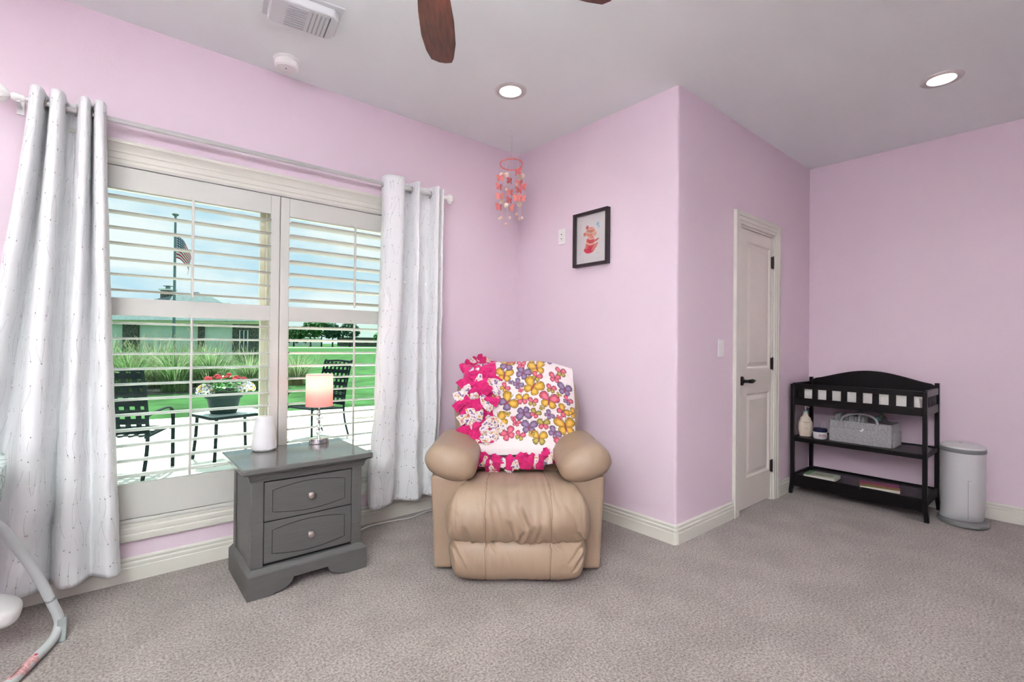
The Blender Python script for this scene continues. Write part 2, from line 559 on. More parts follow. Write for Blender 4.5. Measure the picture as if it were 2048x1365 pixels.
window_unit('window_2', .7775, WX1, 'cream vinyl window unit behind the right shutter panel')
# frame that carries the shutters
fr = MB().box(WX0, WX0 + .012, WA - .018, WA + .06, WZ0, WZ1).box(WX1 - .012, WX1, WA - .018, WA + .06, WZ0, WZ1)
fr.box(WX0 + .012, WX1 - .012, WA - .018, WA + .06, WZ0, WZ0 + .018).box(WX0 + .012, WX1 - .012, WA - .018, WA + .06, WZ1 - .008, WZ1)
struct(fr.build('trim_5', M_shut, bevel=.0015))

# ------------------------------------------------------------------ plantation shutters
def louver_mesh(L):
    mb = MB(); n = 14
    prof = [(.0435 * math.cos(a), .0058 * math.sin(a) * (0.55 + .45 * abs(math.sin(a)))) for a in [2 * PI * i / n for i in range(n)]]
    mb.prism(prof, 0, L, 'x')
    return mb
def shutter(xa, xb, tilt, label):
    e = thing('plantation_shutter', label, 'shutter', (xa, WA, 0), group='plantation shutter panels in the window')
    wdt = xb - xa; st = .050
    z0, z1 = WZ0 + .021, WZ1 - .011
    yo, yi = -.014, .014
    op = [(.478, 1.302), (1.388, 1.915)]
    for a, b in ((.001, st), (wdt - st, wdt - .001)):
        B(a, b, yo, yi, z0, z1).build('stile', M_shut, e, bevel=.003)
    for a, b in ((z0, op[0][0]), (op[0][1], op[1][0]), (op[1][1], z1)):
        B(st, wdt - st, yo + .0005, yi - .0005, a, b).build('rail', M_shut, e, bevel=.002)
    lm = None
    for (a, b), n in zip(op, (11, 7)):
        pitch = (b - a) / n
        for i in range(n):
            z = a + pitch * (i + .5)
            if lm is None:
                o = louver_mesh(wdt - 2 * st - .004).build('louver', M_shut, e, smooth=50, fix=True); lm = o.data
            else:
                o = bpy.data.objects.new('louver', lm); COL.objects.link(o); o.parent = e
            o.location = (st + .002, 0, z); o.rotation_euler = (R(tilt), 0, 0)
        rod = MB().box(wdt / 2 - .0055, wdt / 2 + .0055, -.060, -.049, a + .012, b - .004)
        rod.build('tilt_rod', M_shut, e, bevel=.002)
    for q in op:
        MB().lathe([(.007, 0), (.006, -.003), (.0, -.004)], 12, (wdt / 2 - .004, yo, q[1] + .016), 'y').build('rod_notch', M_shut, e)
    return e
shutter(WX0 + .013, .7770, 0.0, 'white plantation shutter panel with level louvers, nearest the left curtain')
shutter(.7780, WX1 - .013, -8.0, 'white plantation shutter panel with tilted louvers behind the pink lamp')

# ================================================================== ceiling things
M_lens = mat('downlight_lens', (1, .95, .85), rough=.6, emit=(1.0, .93, .80), estr=9.0, var=.01)
M_refl = mat('downlight_reflector', (.85, .78, .62), rough=.35, var=.02)
M_ring = mat('downlight_trim_paint', (.66, .63, .62), rough=.5, var=.01)
def downlight(x, y, label):
    e = thing('recessed_downlight', label, 'ceiling light', (x, y, CEIL), group='recessed lights in the ceiling')
    rg_ = MB().lathe([(.066, .004), (.100, .0), (.098, -.004), (.080, -.006), (.066, -.005), (.0645, .0), (.0645, .004)], 48); rg_.f = rg_.f[:-2]
    rg_.build('trim_ring', M_ring, e, smooth=60)
    rv = MB().lathe([(.0655, .001), (.060, .035), (.055, .060)], 48); rv.f = rv.f[:-2]
    rv.build('reflector', M_refl, e, smooth=60)
    MB().lathe([(.056, .058), (.054, .055), (.0, .054)], 40).build('lens', M_lens, e, fix=True)
    l = bpy.data.lights.new('downlight_lamp', 'AREA'); l.shape = 'DISK'; l.size = .09; l.energy = CAN_W; l.color = CAN_COL; l.spread = R(150)
    lo = bpy.data.objects.new('downlight_lamp', l); COL.objects.link(lo); lo.parent = e; lo.location = (0, 0, .050)
    return e
downlight(1.898, 2.29, 'lit recessed light above the recliner corner')
downlight(3.690, .545, 'lit recessed light above the changing table corner')
downlight(1.898, .33, 'recessed light near the middle of the room')
downlight(-.42, 2.29, 'recessed light near the left curtain')
downlight(-.42, .33, 'recessed light behind the camera')

M_fanwood = mat('walnut_fan_blade', (.115, .026, .013), rough=.45, var=.55, vscale=7, detail=6, stretch=(1.2, 9, 1), bump=.05, bscale=40)
M_fanmetal = mat('fan_bronze', (.05, .035, .03), rough=.35, metal=.8)
M_bowl = mat('fill_globe_glow', (1, .95, .88), rough=.6, emit=(.82, .965, 1.0), estr=FAN_FILL, var=.01)
for (fx, fy), fwt, flab in (((-1.45, -.45), FILL_W, 'added bronze fill uplight out of view behind the camera'),):
    tf = thing('added_fill_lamp', flab, 'added fill light', (fx, fy, 0))  # lamp-shaped fill light, added to brighten ceiling and walls softly
    MB().lathe([(.0, 0), (.15, 0), (.15, .015), (.03, .03), (.0, .03)], 32).build('base', M_bronze, tf, fix=True)
    MB().tube([(0, 0, .02), (0, 0, 1.72)], .012, 12).build('pole', M_bronze, tf)
    MB().lathe([(.02, 1.70), (.06, 1.72), (.14, 1.78), (.17, 1.84), (.165, 1.84), (.135, 1.785), (.055, 1.728), (.02, 1.71)], 40).build('shade', M_bronze, tf, fix=True)
    MB().lathe([(.0, 1.745), (.10, 1.750), (.0, 1.765)], 32).build('lens', mat('added_fill_lens', (1, 1, 1), emit=(.95, .98, 1), estr=20), tf, fix=True)
    l = bpy.data.lights.new('uplight', 'AREA'); l.shape = 'DISK'; l.size = .20; l.energy = fwt; l.color = FILL_COL; l.spread = R(150)
    lo = bpy.data.objects.new('uplight', l); COL.objects.link(lo); lo.parent = tf; lo.location = (0, 0, 1.80); lo.rotation_euler = (PI, 0, 0)
fan = thing('ceiling_fan', 'ceiling fan with reddish walnut wooden blades', 'ceiling fan', (.74, 1.31, CEIL))
MB().lathe([(.0, 0), (.075, 0), (.075, -.02), (.05, -.06), (.02, -.07), (.0, -.07)], 32).build('canopy', M_fanmetal, fan, fix=True)
MB().lathe([(.0, -.06), (.013, -.06), (.013, -.17), (.0, -.17)], 16).build('downrod', M_fanmetal, fan, fix=True)
MB().lathe([(.0, -.15), (.05, -.15), (.12, -.18), (.135, -.23), (.12, -.29), (.07, -.32), (.0, -.32)], 40).build('motor', M_fanmetal, fan, fix=True)
MB().lathe([(.0, -.315), (.09, -.317), (.120, -.335), (.125, -.365), (.105, -.395), (.06, -.412), (.0, -.416)], 40).build('added_fill_globe', M_bowl, fan, fix=True)  # unseen globe, added to the fan to brighten the room
for k in range(5):
    a = R(54 - 69 * 0 + 72 * k) if k != 4 else R(54 - 70)
    # outline of the blade in its own (length, width)
    out = [(.17, -.045), (.24, -.058), (.40, -.070), (.54, -.070), (.64, -.058), (.676, -.048), (.69, -.02), (.693, .01), (.680, .045), (.62, .062), (.52, .072), (.38, .068), (.24, .055), (.17, .045)]
    bl = MB().prism(out, -.004, .004, 'z')
    b_ = bl.build('blade', M_fanwood, fan, bevel=.002)
    b_.location = (0, 0, -.295); b_.rotation_euler = (R(9), 0, a)
    ir = MB().box(.09, .24, -.018, .018, .004, .010)
    ir.build('blade_iron', M_fanmetal, b_, bevel=.002)

sm = thing('smoke_detector', 'round white smoke detector on the ceiling', 'smoke detector', (.756, 2.852, CEIL))
MB().lathe([(.0, 0), (.068, 0), (.068, -.014), (.061, -.018), (.060, -.044), (.052, -.052), (.0, -.054)], 40).build('body', mat('detector_plastic', (.86, .85, .83), rough=.4, var=.01), sm, fix=True)
MB().lathe([(.004, -.0535), (.004, -.0555), (.0, -.0555)], 12, (-.005, -.01, 0)).build('button', mat('grey_dot', (.2, .2, .2)), sm)

vt = thing('ceiling_vent', 'white plastic air vent with slotted deflector on the ceiling', 'air vent', (.700, 2.375, CEIL), R(-8))
M_vent = mat('vent_plastic', (.72, .73, .74), rough=.35, var=.01)
M_dark = mat('vent_slot', (.16, .16, .17), rough=.8)
vw, vd = .145, .10
v = MB()
v.prism([(-vw - .02, -vd - .02), (vw + .02, -vd - .02), (vw + .02, vd + .02), (-vw - .02, vd + .02)], -.006, 0)
v.build('frame', M_vent, vt, bevel=.003)
bx = MB().prism([(-vw + .02, -vd), (vw - .025, -vd), (vw, -vd + .025), (vw, vd - .02), (vw - .025, vd), (-vw + .02, vd), (-vw, vd - .02), (-vw, -vd + .02)], -.045, -.006)
bx.build('deflector', M_vent, vt, bevel=.006)
for i in range(5):
    B(.028 + i * .019, .033 + i * .019, -vd + .018, vd - .018, -.0485, -.044).build('slot', M_dark if i > 3 else mat('slot_shade', (.42, .42, .44)), vt)
for i in range(9):
    B(-.075, .012, -vd + .022 + i * .019, -vd + .026 + i * .019, -.0485, -.044).build('slot', mat('slot_shade', (.42, .42, .44)), vt)

# ================================================================== curtain rod and curtains
RY, RZ = WA - .09, 2.214
M_rod = mat('silver_rod', (.62, .62, .62), rough=.35, metal=.55, var=.05)
M_fin = mat('pearl_finial', (.82, .81, .79), rough=.25, var=.03)
rod = thing('curtain_rod', 'silver curtain rod with fluted white ball finials', 'curtain rod', (.77, RY, RZ))
rp = []
MB().lathe([(.0115, -1.045), (.0115, 1.045)], 20, ax='x').build('pole', M_rod, rod, fix=True)
MB().lathe([(.0135, -.9), (.0135, .55)], 8, ax='x').build('sleeve', M_rod, rod, smooth=20, fix=True)
for s in (-1, 1):
    pf = [(.0, 1.04), (.013, 1.04), (.015, 1.048), (.013, 1.056), (.016, 1.060), (.017, 1.074), (.013, 1.078), (.012, 1.082)]
    f = MB().lathe([(r, s * z) for r, z in pf], 20, ax='x')
    f.build('finial_neck', M_fin, rod, fix=True)
    prof = [(max(.002, .034 * math.sin(PI * k / 12) ** .8), 1.080 + .062 * k / 12) for k in range(13)]
    g = MB()
    n = 40
    vs, fs = [], []
    for r, z in prof:
        for i in range(n):
            a = 2 * PI * i / n
            q = r * (1 + .09 * math.cos(a * 10))
            vs.append((s * z, q * math.cos(a), q * math.sin(a)))
    for jn in range(12):
        for i in range(n):
            fs.append((jn * n + i, jn * n + (i + 1) % n, jn * n + n + (i + 1) % n, jn * n + n + i))
    g.add(vs, fs).build('finial', M_fin, rod, fix=True, smooth=60)
for bxp in (-1.06, 1.03):
    B(bxp - .006, bxp + .006, -.004, .0885, -.020, -.011).box(bxp - .012, bxp + .012, .083, .0885, -.045, .03).build('bracket', M_rod, rod)

def curtain_material():
    M = bpy.data.materials.new('silver_grey_curtain'); M.use_nodes = True
    t = M.node_tree; L = t.links.new
    p = t.nodes['Principled BSDF']
    uv = t.nodes.new('ShaderNodeUVMap'); uv.uv_map = 'UVMap'
    sp = t.nodes.new('ShaderNodeSeparateXYZ'); L(uv.outputs[0], sp.inputs[0])
    def m(op, a, b=None, c=None):
        n = t.nodes.new('ShaderNodeMath'); n.operation = op
        for i, q in enumerate((a, b, c)):
            if q is None: continue
            if isinstance(q, (int, float)): n.inputs[i].default_value = q
            else: L(q, n.inputs[i])
        return n.outputs[0]
    U, V = sp.outputs[0], sp.outputs[1]
    nz = t.nodes.new('ShaderNodeTexNoise'); nz.inputs['Scale'].default_value = 11; nz.inputs['Detail'].default_value = 1
    L(uv.outputs[0], nz.inputs['Vector'])
    lines = []
    dots = []
    for ph, fr, amp, per, off in ((0, 13, .020, .105, 0), (2.1, 17, .016, .105, .05), (4.0, 9, .026, .21, .03)):
        w1 = m('MULTIPLY', m('SINE', m('ADD', m('MULTIPLY', V, fr), ph)), amp)
        w2 = m('MULTIPLY', m('SINE', m('ADD', m('MULTIPLY', V, fr * 2.3), ph * 1.7)), amp * .35)
        x = m('ADD', m('ADD', U, off), m('ADD', w1, w2))
        fx = m('MULTIPLY', m('ABSOLUTE', m('SUBTRACT', m('FRACT', m('DIVIDE', x, per)), .5)), per)
        lines.append(m('LESS_THAN', fx, .0011))
        dv = m('MULTIPLY', m('ABSOLUTE', m('SUBTRACT', m('FRACT', m('ADD', m('MULTIPLY', V, 9.7), ph)), .5)), .103)
        d2 = m('ADD', m('MULTIPLY', fx, fx), m('MULTIPLY', dv, dv))
        dots.append(m('LESS_THAN', d2, .0000085))
    ln = m('MAXIMUM', m('MAXIMUM', lines[0], lines[1]), lines[2])
    ln = m('MULTIPLY', ln, m('GREATER_THAN', nz.outputs['Fac'], .49))
    dt = m('MAXIMUM', m('MAXIMUM', dots[0], dots[1]), dots[2])
    foil = m('MINIMUM', m('ADD', ln, dt), 1.0)
    mx = t.nodes.new('ShaderNodeMixRGB'); mx.inputs[1].default_value = (.84, .845, .86, 1); mx.inputs[2].default_value = (.74, .74, .75, 1)
    L(foil, mx.inputs[0]); L(mx.outputs[0], p.inputs['Base Color'])
    L(m('MAXIMUM', m('MULTIPLY', dt, .9), m('MULTIPLY', ln, .2)), p.inputs['Metallic'])
    rg = m('SUBTRACT', .55, m('MULTIPLY', foil, .33)); L(rg, p.inputs['Roughness'])
    p.inputs['Sheen Weight'].default_value = .15
    w = t.nodes.new('ShaderNodeTexNoise'); w.inputs['Scale'].default_value = 9; w.inputs['Detail'].default_value = 3
    mp = t.nodes.new('ShaderNodeMapping'); mp.inputs['Scale'].default_value = (2.0, .7, 1); mp.inputs['Rotation'].default_value = (0, 0, .5)
    L(uv.outputs[0], mp.inputs[0]); L(mp.outputs[0], w.inputs['Vector'])
    b = t.nodes.new('ShaderNodeBump'); b.inputs['Strength'].default_value = .22; b.inputs['Distance'].default_value = .02
    L(w.outputs['Fac'], b.inputs['Height']); L(b.outputs[0], p.inputs['Normal'])
    tl = t.nodes.new('ShaderNodeBsdfTranslucent'); tl.inputs['Color'].default_value = (.55, .56, .58, 1)
    ms = t.nodes.new('ShaderNodeMixShader'); ms.inputs[0].default_value = .10
    out = t.nodes['Material Output']
    L(p.outputs[0], ms.inputs[1]); L(tl.outputs[0], ms.inputs[2]); L(ms.outputs[0], out.inputs['Surface'])
    return M
M_curt = curtain_material()
M_grom = mat('grommet_metal', (.45, .40, .38), rough=.3, metal=1)
def curtain(top, bot, zt, zb, expo, label, seed, grommets):
    e = thing('curtain', label, 'curtain', (0, RY, 0), group='grommet curtains beside the window')
    nu, nv = 190, 110
    tp = spline([(x, d * (1.35 if d < 0 else 1), 0) for x, d in top], nu); bp = spline([(x, d * (1.3 if d < 0 else 1), 0) for x, d in bot], nu)
    ul = [0]
    for i in range(1, nu):
        ul.append(ul[-1] + max((bp[i] - bp[i - 1]).length, (tp[i] - tp[i - 1]).length))
    vs, uvs = [], []
    for jv in range(nv):
        v = jv / (nv - 1)
        t_ = v ** expo
        for i in range(nu):
            q = tp[i] * (1 - t_) + bp[i] * t_
            z = zt + (zb - zt) * v
            amp = .004 + .016 * max(0, v - .45) * 1.6
            d = noise.noise(Vector((q.x * 9 + seed, z * 6, seed))) * amp
            d += abs(noise.noise(Vector((q.x * 14 - z * 5, z * 9 + q.x * 8, seed + 5)))) * amp * .8
            zz = z + (.010 * noise.noise(Vector((q.x * 7, 3, seed))) if v > .98 else 0)
            vs.append((q.x + d * .4, min(q.y - d, .058), zz)); uvs.append((ul[i], zt - z))
    fs = [(jv * nu + i, jv * nu + i + 1, jv * nu + nu + i + 1, jv * nu + nu + i) for jv in range(nv - 1) for i in range(nu - 1)]
    mb = MB().add(vs, fs); mb.uv = uvs
    mb.build('fabric', M_curt, e, smooth=180, solid=.0016)
    for gx in grommets:
        pts = [(gx + .003 * math.sin(a), .021 * math.cos(a), RZ - .002 + .021 * math.sin(a)) for a in [2 * PI * i / 24 for i in range(24)]]
        MB().tube(pts, .0035, 8, closed=True).build('grommet', M_grom, e)
    return e
curtain([(-.252, .03), (-.250, -.035), (-.228, -.05), (-.212, -.03), (-.203, .03), (-.196, .045), (-.190, .0), (-.185, -.045), (-.160, -.055), (-.143, -.03), (-.137, .04), (-.120, .055), (-.104, .045), (-.098, -.02), (-.085, -.05), (-.065, -.05), (-.055, -.01), (-.051, .035), (-.046, .0), (-.040, -.045), (-.015, -.05), (-.004, -.02), (-.002, .03)],
        list(zip([-.53, -.515, -.48, -.43, -.40, -.375, -.345, -.31, -.27, -.235, -.205, -.185, -.17, -.160, -.14, -.11, -.08, -.05, -.03, -.0, .03, .06, .075],
                 [.03, -.03, -.05, -.03, .03, .045, .02, -.035, -.055, -.05, -.03, .01, .055, .02, -.045, -.058, -.05, -.02, .0, -.03, -.055, -.045, -.01])),
        2.262, .098, 1.2, 'silver-grey grommet curtain gathered at the left of the window', 3.1, (-.205, -.138, -.100, -.052))
curtain([(1.375, .02), (1.372, -.02), (1.39, -.045), (1.43, -.05), (1.47, -.055), (1.497, -.04), (1.505, .0), (1.52, .03), (1.55, .035), (1.575, .01), (1.585, -.035), (1.60, -.05), (1.615, -.035), (1.625, .0), (1.65, .03), (1.69, .035), (1.72, .01), (1.735, -.035), (1.75, -.05), (1.768, -.03), (1.775, .03), (1.795, -.01), (1.815, -.02), (1.82, .03)],
        list(zip([1.285, 1.29, 1.31, 1.345, 1.39, 1.43, 1.455, 1.475, 1.50, 1.53, 1.56, 1.585, 1.605, 1.62, 1.64, 1.665, 1.69, 1.71, 1.725, 1.745, 1.76, 1.78, 1.80, 1.82],
                 [.0, -.03, -.05, -.055, -.05, -.04, -.01, .02, .03, .015, -.02, -.045, -.055, -.05, -.03, .0, .02, .0, -.04, -.05, .03, .0, -.01, .02])),
        2.262, .135, 1.9, 'silver-grey grommet curtain hanging between the window and the recliner', 8.7, (1.374, 1.502, 1.576, 1.624, 1.722, 1.774))

# ================================================================== nightstand
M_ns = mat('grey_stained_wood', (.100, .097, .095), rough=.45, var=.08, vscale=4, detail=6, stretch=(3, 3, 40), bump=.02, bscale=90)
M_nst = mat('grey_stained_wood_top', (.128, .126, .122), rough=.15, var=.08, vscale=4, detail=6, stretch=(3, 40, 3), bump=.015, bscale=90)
M_gap = mat('drawer_gap', (.012, .011, .010), rough=.9)
ns = thing('nightstand', 'grey wood two-drawer nightstand under the window', 'nightstand', (.79, 2.441, 0))
hx = .2815; dep = .425
# plinth: front board with arched cut-out, two sides
arch = [(-hx, 0), (-hx + .105, 0), (-hx + .112, .006)]
for i in range(9):
    a = i / 8 * PI / 2
    arch.append((-hx + .115 + .085 * math.sin(a) ** 1.0 * 1.0, .008 + .052 * (1 - math.cos(a)) ** .9))
arch2 = [(-x, z) for x, z in reversed(arch)]
MB().prism([(-hx, 0)] + arch[1:] + arch2[:-1] + [(hx, 0), (hx, .108), (-hx, .108)], 0, .022, 'y').build('plinth_front', M_ns, ns, bevel=.0015, fix=True)
for s in (-1, 1):
    B(min(s * hx, s * (hx - .022)), max(s * hx, s * (hx - .022)), .022, dep, 0, .108).build('plinth_side', M_ns, ns)
pl = MB()
pl.prism([(-hx, .108), (-hx + .020, .127), (hx - .020, .127), (hx, .108)], .0, .02, 'y')
lip = [(-hx, 0), (hx, 0), (hx, dep), (-hx, dep)]
lip2 = [(-hx + .022, .022), (hx - .022, .022), (hx - .022, dep), (-hx + .022, dep)]
lm = MB().add([(x, y, .108) for x, y in lip] + [(x, y, .114) for x, y in [(a * .992, b_ + .003 * (b_ < .1)) for a, b_ in lip]] + [(x, y, .130) for x, y in lip2],
              [(0, 1, 5, 4), (1, 2, 6, 5), (2, 3, 7, 6), (3, 0, 4, 7), (4, 5, 9, 8), (5, 6, 10, 9), (6, 7, 11, 10), (7, 4, 8, 11), (8, 9, 10, 11), (3, 2, 1, 0)])
lm.build('plinth_moulding', M_ns, ns, smooth=0, bevel=.001, fix=True)
bxw = .262
for s in (-1, 1):
    a, b_ = sorted((s * bxw, s * (bxw - .052)))
    B(a, b_, .03, .06, .128, .535).build('post', M_ns, ns, bevel=.002)
sd_ = MB()
for s in (-1, 1):
    a, b_ = sorted((s * bxw, s * (bxw - .018)))
    sd_.box(a, b_, .06, .11, .128, .535).box(a, b_, dep - .06, dep - .01, .128, .535)
    a, b_ = sorted((s * (bxw - .006), s * (bxw - .018)))
    sd_.box(a, b_, .11, dep - .06, .128, .535)
sd_.box(-bxw + .018, bxw - .018, dep - .02, dep - .012, .128, .535)
sd_.build('side_panel', M_ns, ns)
B(-bxw + .052, bxw - .052, .040, .05, .128, .535).build('drawer_cavity', M_gap, ns)
dwx = bxw - .055
for (za, zb) in ((.143, .334), (.339, .522)):
    d = B(-dwx, dwx, .029, .041, za, zb).build('drawer', M_ns, ns, bevel=.0015)
    # groove outlining an arched field
    zl, zh = za + .036, zb - .036
    pts = []
    for i in range(17):
        x = -.172 + .344 * i / 16
        pts.append((x, .0286, zh - .004 + .020 * math.sin(PI * i / 16)))
    for i in range(17):
        x = .172 - .344 * i / 16
        pts.append((x, .0286, zl + .004 - .020 * math.sin(PI * i / 16)))
    MB().tube(pts, .0013, 6, closed=True).build('groove', M_gap, d)
    pan = [(p[0] * .992, (p[2] - (za + zb) / 2) * .975 + (za + zb) / 2) for p in pts]
    MB().prism(pan, .0272, .0292, 'y').build('field', M_ns, d, bevel=.0008, fix=True)
    zc = (za + zb) / 2
    MB().lathe([(.0, .029), (.010, .029), (.010, .0268), (.006, .025), (.006, .016), (.0125, .013), (.0160, .009), (.0155, .004), (.010, .001), (.0, .0002)], 26, (0, 0, zc), 'y').build('knob', M_nickel, d, fix=True)
cr = [(0, .530), (.012, .530), (.012, .538), (.015, .541)]
for i in range(7):
    a = i / 6 * PI / 2
    cr.append((.015 + .026 * (1 - math.cos(a)), .541 + .030 * math.sin(a)))
cr += [(.044, .573), (0, .573)]
path = [(-bxw, dep - .01), (-bxw, .03), (bxw, .03), (bxw, dep - .01)]
sweep2d(path, [(d_ - .004, z) for d_, z in cr]).build('crown_moulding', M_ns, ns, smooth=30, fix=True)
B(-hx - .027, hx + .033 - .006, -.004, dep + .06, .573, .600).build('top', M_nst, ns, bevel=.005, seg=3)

# ================================================================== table lamp
M_lglass = mat('lamp_crystal', (.95, .97, .97), rough=.02, trans=1.0, var=.01)
def shade_mat():
    M = bpy.data.materials.new('pink_lamp_shade'); M.use_nodes = True
    t = M.node_tree
    p = t.nodes['Principled BSDF']
    p.inputs['Base Color'].default_value = (.78, .36, .37, 1); p.inputs['Roughness'].default_value = .8
    n = t.nodes.new('ShaderNodeTexNoise'); n.inputs['Scale'].default_value = 400
    b = t.nodes.new('ShaderNodeBump'); b.inputs['Strength'].default_value = .1
    t.links.new(n.outputs['Fac'], b.inputs['Height']); t.links.new(b.outputs[0], p.inputs['Normal'])
    tl = t.nodes.new('ShaderNodeBsdfTranslucent'); tl.inputs['Color'].default_value = (.90, .44, .42, 1)
    ms = t.nodes.new('ShaderNodeMixShader'); ms.inputs[0].default_value = .55
    t.links.new(p.outputs[0], ms.inputs[1]); t.links.new(tl.outputs[0], ms.inputs[2])
    t.links.new(ms.outputs[0], t.nodes['Material Output'].inputs['Surface'])
    return M
lp = thing('table_lamp', 'small lit table lamp with pink drum shade and crystal ball stem', 'lamp', (.957, 2.855, .600))
ov = [(.056 * math.cos(2 * PI * i / 40), .045 * math.sin(2 * PI * i / 40)) for i in range(40)]
MB().prism(ov, 0, .030).build('base', M_chrome, lp, bevel=.003, fix=True)
B(-.011, .011, -.0465, -.040, .007, .022).build('charging_port', mat('port_grey', (.10, .10, .11), rough=.3), lp)
MB().lathe([(.0, .03), (.010, .03), (.008, .036), (.004, .042), (.004, .22), (.006, .235), (.0, .235)], 14).build('stem', M_chrome, lp, fix=True)
for i, z in enumerate((.064, .104, .145)):
    MB().sphere((0, 0, z), .019, 18, 12).build('crystal_ball', M_lglass, lp)
    MB().lathe([(.008, z + .0185), (.008, z + .0225)], 14).build('spacer', M_chrome, lp)
MB().sphere((0, 0, .178), .0115, 16, 10, sz=1.4).build('crystal_ball', M_lglass, lp)
nn = 48
sv, sf = [], []
for z in (.214, .30, .394):
    for i in range(nn):
        a = 2 * PI * i / nn
        sv.append((.0735 * math.cos(a), .0735 * math.sin(a), z))
for jn in range(2):
    for i in range(nn):
        sf.append((jn * nn + i, jn * nn + (i + 1) % nn, jn * nn + nn + (i + 1) % nn, jn * nn + nn + i))
MB().add(sv, sf).build('shade', shade_mat(), lp, smooth=60)
M_shr = mat('shade_rim', (.80, .50, .50), rough=.7)
for z in (.214, .394):
    MB().tube([(.0737 * math.cos(2 * PI * i / nn), .0737 * math.sin(2 * PI * i / nn), z) for i in range(nn)], .0017, 6, closed=True).build('shade_rim', M_shr, lp)
MB().sphere((0, 0, .305), .022, 14, 10, sz=1.3).build('bulb', mat('lit_bulb', (1, .9, .75), emit=(1, .82, .60), estr=6), lp)
l = bpy.data.lights.new('lamp_light', 'POINT'); l.energy = 1.0; l.color = (1, .80, .60); l.shadow_soft_size = .03
lo = bpy.data.objects.new('lamp_light', l); COL.objects.link(lo); lo.parent = lp; lo.location = (0, 0, .352)

# ================================================================== white night light / sound machine
dv = thing('night_light', 'white tapered night light on the nightstand', 'night light', (.664, 2.842, .600))
def dev(u, v_):
    a = 2 * PI * u
    keys = [(0, .0005), (.02, .052), (.06, .059), (.12, .0615), (.5, .055), (.9, .0445), (.96, .0425), (.985, .039), (1, .0005)]
    r = lerpk(keys, v_)[0]
    z = 0 if v_ < .02 else (.182 if v_ >= .985 else .182 * (v_ - .02) / .965)
    return (r * math.cos(a), r * math.sin(a), z)
MB().grid(48, 60, dev, closed_u=True).build('body', mat('night_light_white', (.74, .73, .74), rough=.4, var=.01, sub=.1), dv, smooth=60, fix=True)
MB().lathe([(.0605, .010), (.0625, .012), (.0625, .014), (.0605, .016)], 48).build('base_ring', mat('night_light_seam', (.60, .59, .60), rough=.5), dv)

# ================================================================== cord on the carpet
tag(MB().tube(spline([(1.06, 2.955, .004), (1.14, 2.96, .005), (1.22, 2.93, .005), (1.33, 2.965, .005), (1.48, 2.955, .005), (1.60, 2.935, .005), (1.75, 2.975, .005), (1.95, 2.95, .005)], 60), .0035, 8).build('power_cord', M_white),
    'thin white power cord along the baseboard below the right curtain', 'cord')

# ================================================================== recliner (local x: right as seen from the room, y: towards the corner)
def leather():
    M = mat('tan_leather', (.355, .255, .178), rough=.43, var=.07, vscale=3.0, spec=.5)
    t = M.node_tree; p = t.nodes['Principled BSDF']; L = t.links.new
    c = t.nodes.new('ShaderNodeTexCoord')
    v = t.nodes.new('ShaderNodeTexVoronoi'); v.inputs['Scale'].default_value = 260
    n = t.nodes.new('ShaderNodeTexNoise'); n.inputs['Scale'].default_value = 14; n.inputs['Detail'].default_value = 3; n.inputs['Distortion'].default_value = 1.2
    mp = t.nodes.new('ShaderNodeMapping'); mp.inputs['Scale'].default_value = (1.6, .6, .6); L(c.outputs['Object'], mp.inputs[0]); L(mp.outputs[0], n.inputs['Vector'])
    L(c.outputs['Object'], v.inputs['Vector'])
    b1 = t.nodes.new('ShaderNodeBump'); b1.inputs['Strength'].default_value = .05; b1.inputs['Distance'].default_value = .002
    b2 = t.nodes.new('ShaderNodeBump'); b2.inputs['Strength'].default_value = .22; b2.inputs['Distance'].default_value = .012
    L(v.outputs['Distance'], b1.inputs['Height']); L(n.outputs['Fac'], b2.inputs['Height'])
    L(b2.outputs[0], b1.inputs['Normal']); L(b1.outputs[0], p.inputs['Normal'])
    return M
M_lea = leather()
rec = thing('recliner', 'tan leather recliner with puffy arms in the corner', 'recliner', (1.6455, 1.8935, 0), R(-39.69))
def seam_dip(x, at, w_=.0045, d=.004):
    return sum(d * math.exp(-((x - a) / w_) ** 2) for a in at)
